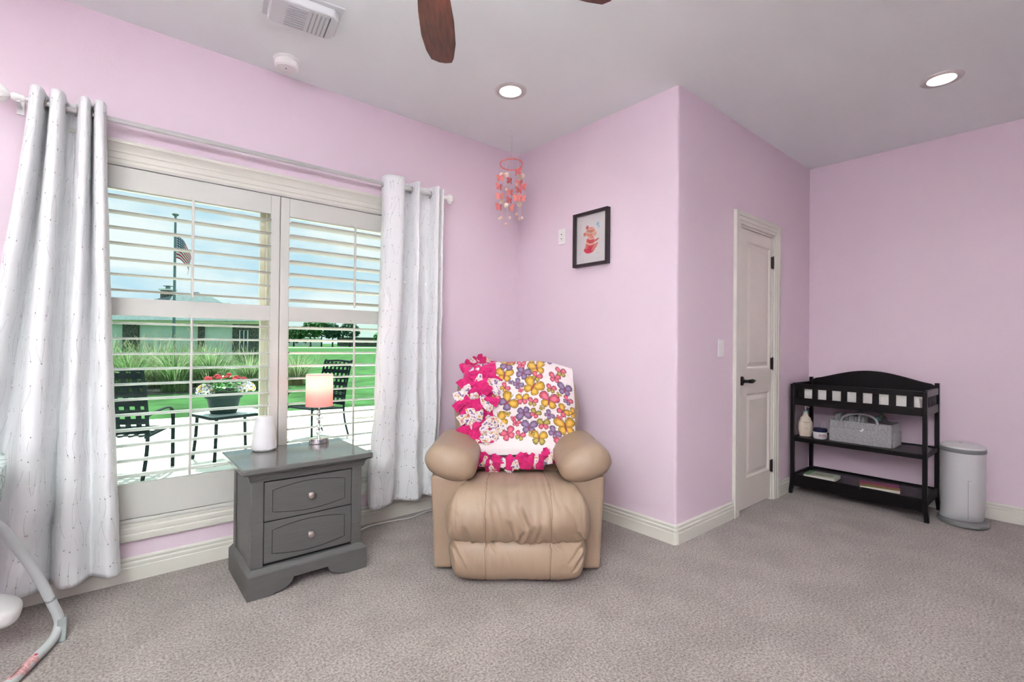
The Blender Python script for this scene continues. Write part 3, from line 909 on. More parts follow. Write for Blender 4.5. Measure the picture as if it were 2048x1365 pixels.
def sheet(prof, hw, seams, puff, wr, seed, nu=170, nv=120, creases=()):
    """a padded panel: prof = side profile points (y, z); hw(v) = half width"""
    pts = spline([(0, y, z) for y, z in prof], nv)
    vs, fs = [], []
    for jv in range(nv):
        v = jv / (nv - 1)
        tg = (pts[min(jv + 1, nv - 1)] - pts[max(jv - 1, 0)]).normalized()
        nr = Vector((0, tg.z, -tg.y))       # outward for a profile that runs back -> front -> down
        h_ = hw(v)
        for i in range(nu):
            s = -1 + 2 * i / (nu - 1)
            x = h_ * math.copysign(1 - (1 - abs(s)) ** 1.5 * 1.0, s) if False else h_ * math.sin(s * PI / 2) ** 1
            k = abs(x) / h_
            off = puff * (1 - k ** 6) - (puff + .035) * max(0, (k - .90) / .10) ** 2
            off -= seam_dip(x, seams)
            q = Vector((x * 5 + seed, pts[jv].y * 4, pts[jv].z * 4))
            off += wr(x, v) * (noise.noise(q) * .7 + abs(noise.noise(Vector((x * 22 + 4 * pts[jv].z, pts[jv].z * 7 + seed, 1.7)))) * .55)
            for (xa, va, xb, vb, cwid, cdep) in creases:
                ex, ev = xb - xa, (vb - va) * .75
                px_, pv_ = x - xa, (v - va) * .75
                tt = max(0, min(1, (px_ * ex + pv_ * ev) / (ex * ex + ev * ev)))
                sg = (px_ * ev - pv_ * ex)
                dd = math.hypot(px_ - tt * ex, pv_ - tt * ev) / cwid
                if dd < 4:
                    fade = math.sin(PI * min(1, .12 + tt * .88)) ** .6 if tt < 1 else 0
                    off += cdep * fade * (-math.exp(-dd * dd) + .75 * math.exp(-(dd - 1.9) ** 2) * (1 if sg > 0 else .3))
            p = pts[jv] + nr * off
            vs.append((x, p.y, p.z))
    for jv in range(nv - 1):
        for i in range(nu - 1):
            fs.append((jv * nu + i, jv * nu + i + 1, jv * nu + nu + i + 1, jv * nu + nu + i))
    for sx in seams:
        line = []
        for jv in range(nv):
            row = vs[jv * nu:(jv + 1) * nu]
            line.append(min(row, key=lambda q: abs(q[0] - sx)))
        SEAMS.append(line[4:-4])
    return MB().add(vs, fs)
SEAMS = []
# arm panels
for s in (-1, 1):
    out = [(s * .428, .02), (s * .335, .02), (s * .31, .25), (s * .26, .50), (s * .452, .50), (s * .447, .40)]
    MB().prism(out, 0, .80, 'y').build('arm_panel', M_lea, rec, bevel=.018, seg=4, fix=True)
# arm pads: egg-shaped cushions
def arm_pad(s):
    ny, na = 60, 56
    vs, fs = [], []
    for jn in range(ny):
        v = jn / (ny - 1)
        y = -.055 + .70 * v
        e = min(1, (v / .16)) if v < .16 else (1 if v < .85 else (1 - v) / .15)
        k = max(.02, 1 - (1 - e) ** 2.6) ** .5
        for i in range(na):
            a = 2 * PI * i / na
            ca, sa = math.cos(a), math.sin(a)
            rx = .140 * abs(ca) ** .86 * (1 if ca > 0 else -1)
            rz = .098 * abs(sa) ** .90 * (1 if sa > 0 else -1)
            if sa < 0: rz *= .86
            q = k * (1 + .030 * noise.noise(Vector((ca * 2.0 + s * 7, sa * 2.0, y * 4))) - .012 * math.exp(-((v - .115) / .012) ** 2) + .012 * abs(noise.noise(Vector((a * 5 + s, y * 3, 2.2)))) * max(0, 1 - v * 4))
            x, z = rx * q, rz * q
            tilt = R(17) * s
            x, z = x * math.cos(tilt) - z * math.sin(tilt), x * math.sin(tilt) + z * math.cos(tilt)
            vs.append((s * .352 + x, y, .556 + z - .02 * v))
    for jn in range(ny - 1):
        for i in range(na):
            fs.append((jn * na + i, jn * na + (i + 1) % na, jn * na + na + (i + 1) % na, jn * na + na + i))
    fs.append(tuple(range(na))); fs.append(tuple(range((ny - 1) * na, ny * na)))
    o = MB().add(vs, fs).build('arm_pad', M_lea, rec, smooth=180, fix=True)
    # welt seam round the lower front of the pad
    sp = []
    for i in range(40):
        a = PI * 1.02 + (PI * .96) * i / 39
        ca, sa = math.cos(a), math.sin(a)
        x, z = .128 * ca, .080 * sa
        tilt = R(17) * s
        x, z = x * math.cos(tilt) - z * math.sin(tilt), x * math.sin(tilt) + z * math.cos(tilt)
        sp.append((s * .352 + x, -.020 - .010 * abs(sa) + .018 * abs(ca) ** 3, .562 + z))
    return o
for s in (-1, 1):
    arm_pad(s)
# seat
seat_prof = [(.56, .385), (.40, .395), (.22, .42), (.05, .445), (-.06, .452), (-.125, .430), (-.165, .375), (-.172, .31), (-.150, .255), (-.115, .222), (-.08, .212)]
sheet(seat_prof, lambda v: lerpk([(0, .30), (.35, .315), (.6, .352), (.85, .360), (1, .352)], v)[0], (-.158, .158), .022,
      lambda x, v: .010 + .026 * max(0, 1 - abs(v - .68) / .22) * (1 if abs(x) < .3 else .5), 2.0,
      creases=[(-.158, .97, -.10, .78, .010, .010), (-.158, .97, -.22, .80, .011, .010), (-.158, .98, -.04, .88, .010, .008), (-.26, .70, -.23, .86, .012, .010), (-.05, .68, -.02, .88, .012, .012), (.03, .74, -.03, .93, .010, .010),
               (.07, .70, .03, .90, .011, .011), (.11, .70, .085, .84, .009, .008), (.158, .97, .11, .82, .010, .010), (.158, .97, .23, .84, .011, .010), (.158, .98, .30, .93, .009, .008), (-.32, .88, -.16, .98, .010, .009), (.29, .76, .33, .92, .010, .010), (0, .58, .05, .72, .012, .008), (-.13, .58, -.10, .74, .012, .009)]).build('seat', M_lea, rec, smooth=180, fix=True)
foot_prof = [(-.04, .222), (-.105, .218), (-.142, .192), (-.156, .140), (-.150, .085), (-.125, .045), (-.08, .030), (.02, .030)]
sheet(foot_prof, lambda v: lerpk([(0, .345), (.3, .340), (.6, .330), (.8, .312), (1, .26)], v)[0], (-.158, .158), .016,
      lambda x, v: .006 + .02 * max(0, (abs(x) - .22) / .1) * max(0, 1 - v * 1.6), 6.0,
      creases=[(-.33, .22, -.25, .55, .010, .009), (.33, .22, .24, .50, .010, .009), (.33, .34, .26, .60, .008, .007), (-.158, .20, -.12, .36, .008, .007), (.158, .20, .20, .34, .008, .007)]).build('footrest', M_lea, rec, smooth=180, fix=True)
M_seam = mat('leather_seam', (.20, .13, .085), rough=.6)
for line in SEAMS:
    MB().tube(line, .0016, 6).build('seam', M_seam, rec)
B(-.33, .33, .0, .74, .03, .36).build('base_frame', M_lea, rec, bevel=.02)
# back: loft of rounded sections
BK = [(.32, .33, .105, .56), (.45, .36, .115, .575), (.60, .385, .125, .60), (.78, .402, .125, .635), (.90, .385, .115, .665), (.98, .335, .095, .685), (1.025, .26, .070, .700), (1.043, .15, .035, .705), (1.048, .01, .005, .706)]
def back_at(z):
    return lerpk([(a, b_, c_, d_) for a, b_, c_, d_ in BK], z)
def back_front(x, z):
    z = min(z, 1.04)
    w_, d_, yc = back_at(z)
    k = min(abs(x) / w_, .985)
    return yc - d_ * (1 - k ** 3.2) ** (1 / 2.4)
nz_, na = 90, 110
vs, fs = [], []
for jn in range(nz_):
    z = .32 + .728 * (1 - (1 - jn / (nz_ - 1)) ** 1.5)
    w_, d_, yc = back_at(z)
    for i in range(na):
        a = 2 * PI * i / na
        ca, sa = math.cos(a), math.sin(a)
        x = w_ * abs(ca) ** .62 * (1 if ca > 0 else -1)
        y = yc - d_ * abs(sa) ** .80 * (1 if sa > 0 else -1)
        nn_ = noise.noise(Vector((x * 6, z * 5, y * 3))) * .008
        if sa > 0:
            nn_ -= .010 * math.exp(-((z - .775 + abs(x) * .02) / .006) ** 2) * (1 if abs(x) > .29 else 0)
            nn_ += -.006 * math.exp(-(x / .004) ** 2) * (z < .62)
        vs.append((x, y - nn_ * (1 if sa > 0 else -1), z))
for jn in range(nz_ - 1):
    for i in range(na):
        fs.append((jn * na + i, jn * na + (i + 1) % na, jn * na + na + (i + 1) % na, jn * na + na + i))
fs.append(tuple(range(na))); fs.append(tuple(range((nz_ - 1) * na, nz_ * na)))
MB().add(vs, fs).build('backrest', M_lea, rec, smooth=180, fix=True)
# lumbar roll below the blanket, with its hanging creases
def lum(u, v_):
    x = -.30 + .60 * u
    k = abs(x) / .30
    a = PI * v_
    z = .395 + .17 * v_ + .035 * k ** 2
    y = .500 - .075 * math.sin(a) ** .7 * (1 - k ** 4)
    sag = .026 * math.sin((v_ * 3.2 + k * k * 1.3) * PI * 1.3) * (1 - .5 * k) + .012 * noise.noise(Vector((x * 9, z * 14, 4)))
    return (x, y - sag + .006 * math.exp(-(x / .005) ** 2), z)
MB().grid(110, 60, lum).build('lumbar_cushion', M_lea, rec, smooth=180, fix=True)

# ================================================================== butterfly blanket over the recliner back
def paint_butterflies(Wm, Hm, res, spots):
    nx, ny = int(Wm / res), int(Hm / res)
    img = np.ones((ny, nx, 3)) * np.array([.80, .72, .72])
    X, Y = np.meshgrid((np.arange(nx) + .5) * res, (np.arange(ny) + .5) * res)
    pal = {'y': (.58, .33, .045), 'p': (.22, .145, .27), 'k': (.60, .11, .17), 'g': (.36, .28, .06)}
    def wing(cx, cy, ang, L_, Wd, colr, rot):
        c, s = math.cos(rot), math.sin(rot)
        dx, dy = X - cx, Y - cy
        lx, ly = dx * c + dy * s, -dx * s + dy * c
        c2, s2 = math.cos(ang), math.sin(ang)
        a, b_ = lx * c2 + ly * s2, -lx * s2 + ly * c2
        wd = Wd * (0.45 + .75 * np.clip(a / L_, 0, 1))
        m_ = ((a - L_ * .5) / (L_ * .5)) ** 2 + (b_ / wd) ** 2
        ins = m_ < 1
        img[ins] = colr
        ed = ins & (m_ > .74); img[ed] = np.array(colr) * .35
        th = np.arctan2(b_, np.maximum(a, 1e-6))
        ve = ins & (np.abs(np.sin(th * 9)) < .20) & (a > L_ * .3); img[ve] = np.array(colr) * .5
        hi = ins & (m_ < .25); img[hi] = np.minimum(1, np.array(colr) * 1.35 + .03)
    for (cx, cy, size, c1, c2_, rot) in spots:
        for sgn in (-1, 1):
            wing(cx, cy, -PI / 2 + sgn * R(52), size * .62, size * .27, pal[c1], rot)
            wing(cx, cy, PI / 2 - sgn * R(48), size * .46, size * .23, pal[c2_], rot)
        c, s = math.cos(rot), math.sin(rot)
        dx, dy = X - cx, Y - cy
        lx, ly = dx * c + dy * s, -dx * s + dy * c
        bd = (lx / (size * .045)) ** 2 + (ly / (size * .24)) ** 2 < 1
        img[bd] = (.30, .06, .09)
        an = (np.abs(np.abs(lx) - (-ly - size * .2) * .45) < size * .014) & (ly < -size * .2) & (ly > -size * .52)
        img[an] = (.12, .10, .10)
    return img
SP = []
for (x, y, sz, a, b_, r_) in [(620, 270, .095, 'y', 'y', .1), (820, 250, .085, 'p', 'p', .5), (975, 195, .095, 'y', 'y', -.2), (965, 295, .06, 'k', 'g', .5), (1165, 285, .065, 'k', 'k', .1),
        (765, 375, .06, 'p', 'p', .9), (925, 412, .11, 'y', 'y', .5), (1268, 392, .08, 'p', 'p', .1), (625, 412, .055, 'k', 'y', .8), (655, 578, .105, 'y', 'p', .9), (815, 552, .07, 'y', 'k', .0),
        (1095, 560, .105, 'k', 'y', .15), (922, 585, .055, 'k', 'g', .2), (1240, 645, .075, 'y', 'k', .7), (828, 700, .085, 'p', 'p', 3.0), (945, 715, .06, 'g', 'k', .5), (1092, 722, .055, 'p', 'p', .8),
        (575, 790, .10, 'y', 'y', -.5), (885, 868, .085, 'p', 'p', .1), (1035, 835, .07, 'g', 'k', .0), (1268, 815, .115, 'y', 'y', -.2), (1145, 915, .07, 'p', 'p', .6), (665, 935, .08, 'k', 'k', -.4),
        (788, 960, .055, 'k', 'g', .4), (985, 985, .085, 'y', 'g', .1), (1210, 1030, .08, 'k', 'k', .2), (750, 820, .045, 'k', 'k', .3), (512, 345, .06, 'p', 'p', .4), (522, 512, .055, 'k', 'g', 1.0),
        (1295, 510, .055, 'k', 'p', .5), (1352, 640, .06, 'y', 'y', .8), (645, 142, .09, 'y', 'p', .2), (805, 155, .05, 'k', 'k', .1), (1240, 202, .06, 'k', 'g', .0), (1120, 420, .055, 'k', 'g', .2),
        (700, 90, .06, 'k', 'k', 0), (900, 60, .09, 'y', 'y', .3), (1100, 70, .08, 'p', 'p', .2), (1200, 470, .03, 'g', 'y', .5), (690, 350, .03, 'p', 'p', .3), (795, 450, .03, 'k', 'k', .4),
        (1015, 650, .03, 'g', 'g', .6), (720, 765, .03, 'k', 'k', 0), (655, 715, .035, 'g', 'y', .2), (1200, 730, .03, 'k', 'k', .3), (905, 945, .035, 'g', 'y', .4), (1280, 935, .03, 'k', 'k', .1)]:
    # blanket coordinates in metres: x from its left edge, y down from the crest
    SP.append(((x / 5.46 - 34) / 312, (y / 5.46 - 18) / 322 + .12, sz * 1.12, a, b_, r_))
BW, BH, RES = .70, .72, .0028
img = paint_butterflies(BW, BH, RES, SP)
ny_, nx_ = img.shape[:2]
bl = thing('butterfly_blanket', 'white fleece blanket with butterfly print and pink knotted fringe draped on the recliner', 'blanket', (1.6455, 1.8935, 0), R(-39.69))
def blanket_pt(x, s, lift=.014):
    """s metres down the cloth; the first 12 cm lie behind the crest"""
    cx = max(-.36, min(.37, x))
    sag = .010 * math.sin(x * 9) + .006 * noise.noise(Vector((x * 8, s * 6, 9)))
    crest = 1.064 - .16 * max(0, abs(x) - .16) ** 1.6 * 3.2 + .004 * math.sin(x * 13)
    if s < .12:
        f = s / .12
        a = (1 - f) * PI * .55
        return Vector((cx, .700 + .075 * math.sin(a), crest - .075 * (1 - math.cos(a))))
    d = s - .12
    z = crest - d * .985
    yf = back_front(cx * .97, z) - lift
    y = yf + (.700 - yf) * max(0, 1 - d / .022) ** 1.5
    y = min(y, back_front(cx * .97, z - .02) + .012) if d < .05 else y
    q_ = max(0, min(1, (.655 - z) / .11)); y -= .062 * q_ * q_ * (3 - 2 * q_) * max(0, 1 - (abs(cx) / .40) ** 4)
    y -= max(0, sag) * 1.1 * min(1, d * 4)
    return Vector((cx, y, z))
vs = [tuple(blanket_pt(-.335 + BW * i / (nx_ - 1), BH * .80 * jn / (ny_ - 1) if False else (.672 * jn / (ny_ - 1)))) for jn in range(ny_) for i in range(nx_)]
fs = [(jn * nx_ + i, jn * nx_ + i + 1, jn * nx_ + nx_ + i + 1, jn * nx_ + nx_ + i) for jn in range(ny_ - 1) for i in range(nx_ - 1)]
mb = MB().add(vs, fs)
mb.col = np.concatenate([img, np.ones((ny_, nx_, 1))], axis=2).reshape(-1, 4)
M_print = vcol_mat('butterfly_fleece', rough=.95, bump=.08, bscale=350, sheen=.3)
mb.build('printed_cloth', M_print, bl, smooth=180, solid=.003)
M_pink = mat('hot_pink_fleece', (.62, .012, .155), rough=.95, var=.15, vscale=40, bump=.1, bscale=300, sheen=.3)
# folded-back pink edge along the left side
def fold(u, v_):
    s = .10 + .50 * v_
    x = -.350 + .21 * u + .012 * math.sin(v_ * 9)
    p = blanket_pt(x, s, .022 + .012 * math.sin(PI * u))
    return (p.x - .004, p.y - .004 * math.sin(v_ * 40 + u * 6), p.z)
MB().grid(30, 70, fold).build('pink_backing', M_pink, bl, smooth=180, solid=.003)
rng = random.Random(11)
def strip(base, d, w_, L_, nrm, curl):
    d = d.normalized(); sd2 = d.cross(nrm).normalized()
    vs, fs = [], []
    n = 5
    for i in range(n):
        t = i / (n - 1)
        p = base + d * (L_ * t) + nrm * (.006 + curl * math.sin(t * PI) + rng.uniform(-.004, .004))
        ww = w_ * (.42 + .75 * min(1, t * 1.8))
        for q in (-1, 0, 1):
            vs.append(p + sd2 * (ww * .5 * q) + nrm * ((.006 if q == 0 else 0) + rng.uniform(-.003, .003)) + d * (rng.uniform(-.25, .25) * w_ * (.3 if i == n - 1 else .05)))
    for i in range(n - 1):
        for q in (0, 1):
            fs.append((i * 3 + q, i * 3 + q + 1, i * 3 + q + 4, i * 3 + q + 3))
    return MB().add(vs, fs)
def fringe_print():
    M = mat('fringe_print_fleece', (.80, .72, .72), rough=.95, sheen=.3)
    t = M.node_tree; p = t.nodes['Principled BSDF']
    c = t.nodes.new('ShaderNodeTexCoord'); n = t.nodes.new('ShaderNodeTexNoise'); n.inputs['Scale'].default_value = 38; n.inputs['Detail'].default_value = 1
    r = t.nodes.new('ShaderNodeValToRGB'); r.color_ramp.interpolation = 'CONSTANT'
    for q, col in ((.30, (.24, .16, .29, 1)), (.40, (.80, .72, .72, 1)), (.58, (.58, .33, .05, 1)), (.64, (.80, .72, .72, 1)), (.70, (.60, .11, .17, 1))):
        e_ = r.color_ramp.elements.new(q); e_.color = col
    r.color_ramp.elements[0].color = (.80, .72, .72, 1); r.color_ramp.elements[-1].color = (.80, .72, .72, 1)
    t.links.new(c.outputs['Object'], n.inputs['Vector']); t.links.new(n.outputs['Fac'], r.inputs['Fac']); t.links.new(r.outputs[0], p.inputs['Base Color'])
    return M
M_fp = fringe_print()
M_fr = [M_pink, M_fp, M_pink]
nrmv = Vector((0, -1, .15)).normalized()
def knot(p, m_):
    MB().sphere(p, .0125, 8, 6, sx=1.1, sz=.9).build('fringe_knot', m_, bl)
for i in range(64):          # left column
    v_ = (i + rng.random() * .6) / 64
    s = .085 + .50 * v_
    x = rng.choice((-.255, -.215, -.17, -.30)) + rng.uniform(-.02, .02)
    p = blanket_pt(x, s, .034)
    d = Vector((rng.uniform(-.9, .9), 0, rng.uniform(-1, -.2)))
    strip(p + nrmv * rng.uniform(.004, .016), d, rng.uniform(.040, .056), rng.uniform(.060, .095), nrmv, rng.uniform(-.004, .016)).build('fringe_strip', M_fr[rng.choice((0, 0, 0, 1, 1))], bl, smooth=0, solid=.0016)
for i in range(54):          # bottom hem
    u = (i + rng.random() * .7) / 54
    x = -.345 + .70 * u
    hem = .640 + .050 * math.sin(PI * min(1, u * 1.25)) - .02 * (u > .8)
    p = blanket_pt(x, hem + rng.uniform(-.03, .015), .026)
    d = Vector((rng.uniform(-.5, .5), 0, -1))
    strip(p + nrmv * rng.uniform(.0, .018), d, rng.uniform(.038, .054), rng.uniform(.055, .095), nrmv, rng.uniform(-.004, .016)).build('fringe_strip', M_fr[rng.choice((0, 0, 0, 1, 1))], bl, smooth=0, solid=.0016)
for i in range(12):          # tuft at the top left corner
    p = blanket_pt(-.25 + rng.uniform(-.06, .06), .12, .0)
    d = Vector((rng.uniform(-1, 1), rng.uniform(-.4, .0), rng.uniform(-.1, .9)))
    strip(p + Vector((0, -.02, .0)), d, .026, rng.uniform(.04, .07), nrmv, rng.uniform(-.01, .02)).build('fringe_strip', M_fr[rng.choice((0, 0, 1, 2))], bl, smooth=0, solid=.0016)

# ================================================================== hanging mobile in the corner
mo = thing('hanging_mobile', 'coral felt butterfly and pompom mobile hanging in the corner', 'mobile', (2.265, 2.715, 0))
M_coral = mat('coral_felt', (.75, .25, .23), rough=.9, var=.12, vscale=30, bump=.1, bscale=300)
M_coral2 = mat('deep_coral_felt', (.62, .16, .17), rough=.9, var=.1, vscale=30)
M_cream = mat('cream_pompom', (.80, .66, .56), rough=.95, var=.1, vscale=60, bump=.3, bscale=150)
M_peach = mat('peach_bead', (.78, .50, .38), rough=.6, var=.06)
M_string = mat('pink_string', (.70, .42, .44), rough=.9)
MB().tube(spline([(0, 0, CEIL), (.004, 0, CEIL - .012), (.010, 0, CEIL - .022), (.0, 0, CEIL - .030), (-.006, 0, CEIL - .022)], 16), .0022, 8).lathe([(.012, CEIL - .002), (.008, CEIL - .008), (.0, CEIL - .009)], 16).build('hook', M_white, mo)
MB().tube([(0, 0, CEIL - .028), (0, 0, 2.515)], .0012, 6).build('string', M_string, mo)
hp = [(.082 * math.cos(2 * PI * i / 40), .082 * math.sin(2 * PI * i / 40), 2.495 + .012 * math.cos(2 * PI * i / 40 + 2.2)) for i in range(40)]
MB().tube(hp, .0052, 8, closed=True).build('hoop', M_coral, mo)
for k in range(4):
    q = hp[k * 10]
    MB().tube([q, (0, 0, 2.56)], .0009, 5).build('string', M_string, mo)
rng = random.Random(5)
def felt_butterfly(c, rz, m_):
    out = [(x * .82, z * .82) for x, z in ((0, -.012), (.012, -.030), (.030, -.028), (.036, -.012), (.028, .0), (.040, .012), (.040, .030), (.024, .034), (.008, .018), (0, .010))]
    mb = MB()
    for sg in (-1, 1):
        k = len(mb.v)
        mb.prism([(sg * x, z) for x, z in out], -.001, .001, 'y')
        mb.xform(Matrix.Rotation(sg * R(28), 4, 'Z'), k)
    mb.xform(Matrix.Translation(c) @ Matrix.Rotation(rz, 4, 'Z') @ Matrix.Scale(1.0, 4))
    return mb.build('felt_butterfly', m_, mo, fix=True)
LAY = [(0, [('p', 2.43, 0), ('b', 2.40, 0), ('b', 2.36, 1), ('b', 2.315, 0), ('p', 2.28, 0), ('d', 2.20, 1)]),
       (6, [('b', 2.42, 1), ('b', 2.355, 0), ('b', 2.31, 1), ('b', 2.265, 0), ('d', 2.21, 0)]),
       (12, [('p', 2.44, 0), ('s', 2.375, 0), ('p', 2.29, 0), ('d', 2.205, 1)]),
       (17, [('b', 2.41, 0), ('b', 2.36, 1), ('b', 2.31, 0), ('b', 2.25, 1), ('d', 2.185, 0)]),
       (23, [('p', 2.41, 0), ('s', 2.33, 0), ('p', 2.245, 0), ('d', 2.145, 1)]),
       (29, [('b', 2.43, 1), ('s', 2.36, 0), ('b', 2.29, 0), ('d', 2.20, 1)]),
       (34, [('p', 2.42, 0), ('b', 2.36, 1), ('b', 2.30, 0), ('d', 2.19, 0)])]
for idx, items in LAY:
    x, y, z0 = hp[idx]
    zl = 2.480 - (2.475 - min(q[1] for q in items)) * 1.34
    MB().tube([(x, y, z0), (x, y, zl)], .0009, 5).build('string', M_string, mo)
    for kd, z, sh in items:
        z = 2.480 - (2.475 - z) * 1.34
        if kd == 'b': felt_butterfly((x, y, z), rng.uniform(-1.6, .2), M_coral2 if sh else M_coral)
        elif kd == 'p': MB().sphere((x, y, z), .019, 14, 10).build('pompom', M_cream, mo)
        elif kd == 's': MB().sphere((x, y, z), .009, 10, 8).build('bead', M_peach, mo)
        else: MB().sphere((x, y, z), .011, 10, 8).build('pompom', M_cream if not sh else M_peach, mo)

# ================================================================== framed picture
pf = thing('framed_picture', 'small dark framed watercolour of a coral striped animal on the pink wall', 'picture', (WB, 2.2325, 1.924))
M_pfr = mat('espresso_frame', (.030, .020, .022), rough=.35, var=.15)
hw_, hh_ = .157, .191
for a in ((-.033, 0, -hw_, -hw_ + .020, -hh_, hh_), (-.033, 0, hw_ - .020, hw_, -hh_, hh_), (-.0325, 0, -hw_ + .020, hw_ - .020, hh_ - .020, hh_), (-.0325, 0, -hw_ + .020, hw_ - .020, -hh_, -hh_ + .020)):
    B(*a).build('frame_side', M_pfr, pf, bevel=.001)
B(-.010, -.002, -hw_ + .018, hw_ - .018, -hh_ + .018, hh_ - .018).build('mat_board', mat('mat_board', (.75, .72, .72), rough=.9, var=.01), pf)
res = .0012
iw, ih = .19, .25
nx, ny = int(iw / res), int(ih / res)
pic = np.ones((ny, nx, 3)) * np.array([.78, .74, .74])
PX, PY = np.meshgrid((np.arange(nx) + .5) / nx, (np.arange(ny) + .5) / ny)      # left->right, top->bottom
jit = .012 * np.sin(PX * 41 + 3 * np.sin(PY * 17)) + .010 * np.sin(PY * 53 + PX * 19)
def ell(cx, cy, rx, ry, rot, colr, soft=True, stripes=0):
    dx, dy = (PX - cx) * .76 + jit * .35, (PY - cy)
    c, s_ = math.cos(rot), math.sin(rot)
    a, b_ = dx * c + dy * s_, -dx * s_ + dy * c
    m_ = (a / rx) ** 2 + (b_ / ry) ** 2
    k = np.clip((1.12 - m_) * 4, 0, 1)[..., None]
    colv = np.ones_like(pic) * np.array(colr)
    colv = colv * (0.85 + .3 * np.clip(m_, 0, 1))[..., None]
    if stripes:
        st = (np.sin(b_ / ry * stripes + 2.2 * (a / rx) ** 2) > .55)
        colv[st] = np.array((.82, .50, .38))
    pic[:] = pic * (1 - k) + colv * k
ell(.45, .62, .16, .22, .15, (.74, .10, .10), stripes=9)
ell(.40, .80, .19, .105, .0, (.72, .05, .09))
ell(.66, .74, .15, .045, -.75, (.74, .12, .13), stripes=6)
ell(.74, .56, .10, .03, -.35, (.72, .18, .16))
ell(.27, .72, .05, .05, 0, (.74, .22, .16))
ell(.46, .32, .165, .145, .1, (.78, .30, .20), stripes=8)
ell(.66, .38, .085, .075, 0, (.80, .50, .40))
ell(.30, .17, .055, .055, 0, (.74, .14, .18))
ell(.19, .35, .055, .055, 0, (.76, .26, .20))
ell(.80, .12, .040, .060, .5, (.35, .58, .72))
ell(.84, .20, .028, .045, -.4, (.42, .64, .74))
ell(.80, .93, .07, .006, -.1, (.52, .47, .46))
vs = [(-.0112, iw / 2 - iw * i / (nx - 1), ih / 2 - ih * jn / (ny - 1)) for jn in range(ny) for i in range(nx)]
fs = [(jn * nx + i, jn * nx + i + 1, jn * nx + nx + i + 1, jn * nx + nx + i) for jn in range(ny - 1) for i in range(nx - 1)]
mb = MB().add(vs, fs)
mb.col = np.concatenate([pic, np.ones((ny, nx, 1))], axis=2).reshape(-1, 4)
mb.build('print', vcol_mat('watercolour_print', rough=.9, bump=.02), pf, smooth=0)
B(-.0165, -.0150, -hw_ + .019, hw_ - .019, -hh_ + .019, hh_ - .019).build('glass', glass_material('picture_glass', (.98, .98, .98), .010), pf)

# ================================================================== wall plates
def plate(name, label, cat, loc, axis, group=None):
    """axis 'x': faces -x, axis 'y': faces -y"""
    e = thing(name, label, cat, loc, R(-90) if axis == 'x' else 0, group)
    B(-.036, .036, -.006, 0, -.058, .058).build('plate', M_white, e, bevel=.003, seg=3)
    return e
M_slot = mat('outlet_slot', (.25, .24, .24), rough=.6)
o_ = plate('media_outlet', 'white media outlet plate left of the framed picture', 'outlet', (WB, 2.524, 1.985), 'x')
B(-.017, .017, -.0085, -.005, -.035, .035).build('insert', M_white, o_, bevel=.001)
for z in (.016, -.016):
    MB().lathe([(.0, -.0085), (.0045, -.0085), (.0045, -.0125), (.002, -.013), (.0, -.013)], 12, (0, 0, z), 'y').build('jack', M_slot, o_, fix=True)
o_ = plate('wall_outlet', 'white wall outlet half hidden behind the recliner arm', 'outlet', (WB, 2.105, .385), 'x')
for z in (.020, -.020):
    q = B(-.016, .016, -.0080, -.005, z - .013, z + .013).build('socket', M_white, o_, bevel=.002)
    for x in (-.006, .006):
        B(x - .001, x + .001, -.0084, -.0078, z - .002, z + .006).build('slot', M_slot, q)
o_ = plate('light_switch', 'white rocker light switch beside the closet door', 'light switch', (3.14, WC, 1.168), 'y')
MB().prism([(-.0055, -.033), (-.0105, -.031), (-.0065, .033), (-.0055, .033)], -.0165, .0165, 'x').build('rocker', M_white, o_, bevel=.0008, fix=True)

# ================================================================== changing table along the right wall
M_esp = mat('espresso_wood', (.0055, .0040, .0048), rough=.32, var=.25, vscale=6, spec=.28, stretch=(4, 4, 4))
ct = thing('changing_table', 'espresso wood changing table with two open shelves beside the closet door', 'changing table', (4.255, .695, 0))
L_, Dp = .852, .440                      # along +y, along +x
def cbox(name, *a, bv=.003, par=None):
    return B(*a).build(name, M_esp, par or ct, bevel=bv)
# legs, slightly flared at the foot
for (lx, sx) in ((0, -1), (Dp - .030, 1)):
    for (ly, sy) in ((0, -1), (L_ - .026, 1)):
        top = .882 if lx == 0 else .925
        vs = []
        for z, f in ((0, .012), (.03, .010), (.09, .002), (.15, 0), (top, 0)):
            vs += [(lx, ly + sy * f, z), (lx + .030, ly + sy * f, z), (lx + .030, ly + .026 + sy * f, z), (lx, ly + .026 + sy * f, z)]
        fs = [(3, 2, 1, 0)]
        for q in range(4):
            for i in range(4):
                fs.append((q * 4 + i, q * 4 + (i + 1) % 4, q * 4 + 4 + (i + 1) % 4, q * 4 + 4 + i))
        fs.append((16, 17, 18, 19))
        MB().add(vs, fs).build('leg', M_esp, ct, bevel=.002)
y0, y1 = .026, L_ - .026
cbox('top_rail', .004, .022, y0, y1, .848, .886)
cbox('bottom_rail', .004, .022, y0, y1, .716, .773)
sl_y = [(.795, .835), (.697, .755), (.600, .659), (.503, .562), (.406, .465), (.308, .366), (.211, .270), (.112, .171)]
for a, b_ in [(1.49, 1.45), (1.392, 1.354), (1.295, 1.257), (1.198, 1.16), (1.101, 1.061), (1.003, .965), (.907, .866), (.807, .768)]:
    cbox('slat', .007, .019, b_ - .695, a - .695, .772, .849, bv=.001)
for ly in (0.004, L_ - .022):
    cbox('side_rail', .030, Dp - .030, ly, ly + .018, .842, .890)
    cbox('side_rail', .030, Dp - .030, ly, ly + .018, .715, .775)
    for k in range(7):
        x = .055 + k * .048
        cbox('side_slat', x, x + .020, ly + .004, ly + .014, .774, .843, bv=.001)
arch = [(y0, .715), (y1, .715), (y1, .905)]
